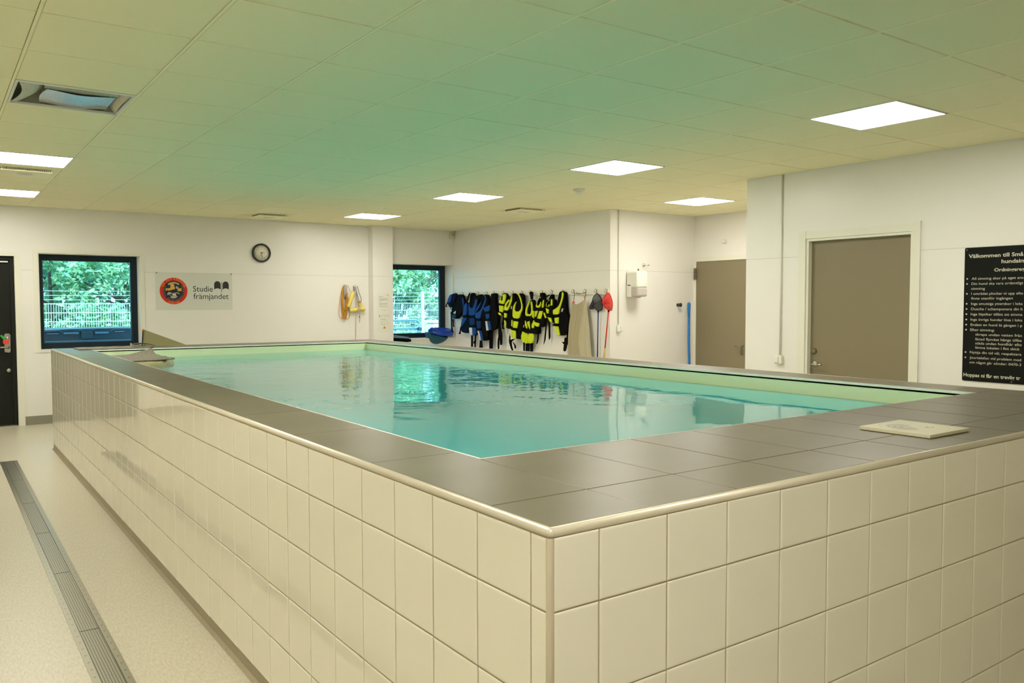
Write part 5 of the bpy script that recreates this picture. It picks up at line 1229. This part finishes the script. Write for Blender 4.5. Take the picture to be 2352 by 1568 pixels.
e = thing('wire_fence', 'pale galvanised wire mesh fence with barbed wires behind the building', 'fence', (5, 19.5, -.12))
YF = 19.5; posts = [-1.88, .62, 3.12, 5.62, 8.12, 10.62, 13.12]
for x_ in posts: MB().box(x_-.045, x_+.045, YF-.03, YF+.03, -.12, 1.80).build('post', M['fence'], e)
for xa, xb in zip(posts, posts[1:]):
    b = MB()
    x_ = xa+.06
    while x_ < xb-.03:
        b.box(x_-.0045, x_+.0045, YF-.004, YF+.004, .03, 1.48); x_ += .05
    z_ = 1.465
    while z_ > 0: b.box(xa, xb, YF-.012, YF+.010, z_-.009, z_+.009); z_ -= .2
    b.build('mesh_panel', M['fence'], e)
b = MB()
for z_ in (1.563, 1.661, 1.761):
    b.tube([(x_, YF, z_-.012*sin(pi*((x_-.62) % 2.5)/2.5)) for x_ in lin(-1.88, 13.12, 61)], .006, 5)
b.build('barbed_wire', M['fence'], e)

rl = random.Random(21)
def tree(i, x, y, r, h, mt, name, lab, nleaf):
    e = thing(name, lab, 'tree', (x, y, -.12), 'trees and bushes beyond the fence')
    b = MB(); b.tube([(x, y, -.12), (x+.05, y, h*.3), (x-.04, y, h*.75)], .09, 8, rs=[.06, .045, .02])
    for k in range(6):
        a = rl.uniform(0, 2*pi); z_ = h*rl.uniform(.15, .7); l_ = r*rl.uniform(.5, .95)
        b.tube([(x, y, z_), (x+l_*.5*cos(a), y+l_*.5*sin(a), z_+.25*l_), (x+l_*cos(a), y+l_*sin(a), z_+.6*l_)], .02, 5, rs=[.035, .022, .008])
    b.build('trunk', M['bark'], e)
    cl = []
    for k in range(60):
        a = rl.uniform(0, 2*pi); ph = rl.uniform(-1, 1); q = rl.uniform(.35, 1)**.5
        cl.append((x+r*q*cos(a)*sqrt(max(0, 1-ph*ph)*.8+.2), y+r*q*sin(a)*.8, h*.5+h*.48*ph, rl.uniform(.22, .5)))
    for part, frac, mm in (('foliage', .62, mt), ('foliage', .38, {'leafa': 'leafb', 'leafb': 'leafa', 'leafc': 'leafb'}[mt])):
        b = MB()
        for k in range(int(nleaf*frac)):
            c_ = rl.choice(cl); d = Vector((rl.gauss(0, 1), rl.gauss(0, 1), rl.gauss(0, 1))).normalized()*c_[3]*rl.random()**.4
            p = Vector(c_[:3])+d
            if p.z < -.05: p.z = rl.uniform(0, .5)
            s_ = rl.uniform(.035, .095); u = Vector((rl.gauss(0, 1), rl.gauss(0, 1), rl.gauss(0, .8))).normalized(); v = u.cross(Vector((rl.gauss(0, 1), rl.gauss(0, 1), rl.gauss(0, 1)))).normalized()
            b.add([p-u*s_*1.4, p+v*s_*.6, p+u*s_*1.4, p-v*s_*.6], [(0, 1, 2, 3)])
        b.build(part, M[mm], e)
T = [(-.3, 21.6, 1.6, 4.6, 'leafb', 'bushy green tree just beyond the fence at the left side of the left window'),
     (1.5, 22.4, 1.5, 5.0, 'leafa', 'pale green tree beyond the fence in the middle of the left window'),
     (3.0, 21.5, 1.4, 4.4, 'leafb', 'leafy tree beyond the fence toward the right side of the left window'),
     (4.6, 22.5, 1.6, 5.2, 'leafc', 'darker tree beyond the fence, right of what the left window shows'),
     (8.6, 22.0, 1.5, 4.6, 'leafb', 'leafy tree beyond the fence at the left side of the corner window'),
     (10.3, 21.4, 1.5, 4.8, 'leafa', 'pale yellow-green tree beyond the fence behind the fence post'),
     (12.0, 22.0, 1.6, 5.0, 'leafb', 'green tree beyond the fence at the right side of the corner window'),
     (.6, 25.5, 2.2, 6.0, 'leafc', 'dark tree in the second row seen through the left window'),
     (3.6, 25.8, 2.2, 5.6, 'leafc', 'dark tree in the second row right of the left window view'),
     (9.6, 25.5, 2.3, 6.0, 'leafc', 'dark tree in the second row seen left in the corner window'),
     (13.0, 25.8, 2.4, 6.2, 'leafc', 'dark tree in the second row seen right in the corner window'),
     (15.0, 22.5, 1.7, 4.8, 'leafa', 'pale tree beyond the fence, rightmost of the front row'),
     (6.6, 21.8, 1.4, 4.6, 'leafc', 'dark bush beyond the fence between the two window views'),
     (-3.0, 22.0, 1.7, 4.8, 'leafb', 'green tree beyond the fence, leftmost of the front row')]
for i, a in enumerate(T): tree(i, a[0], a[1], a[2], a[3], a[4], 'leafy_tree', a[5], 7600)
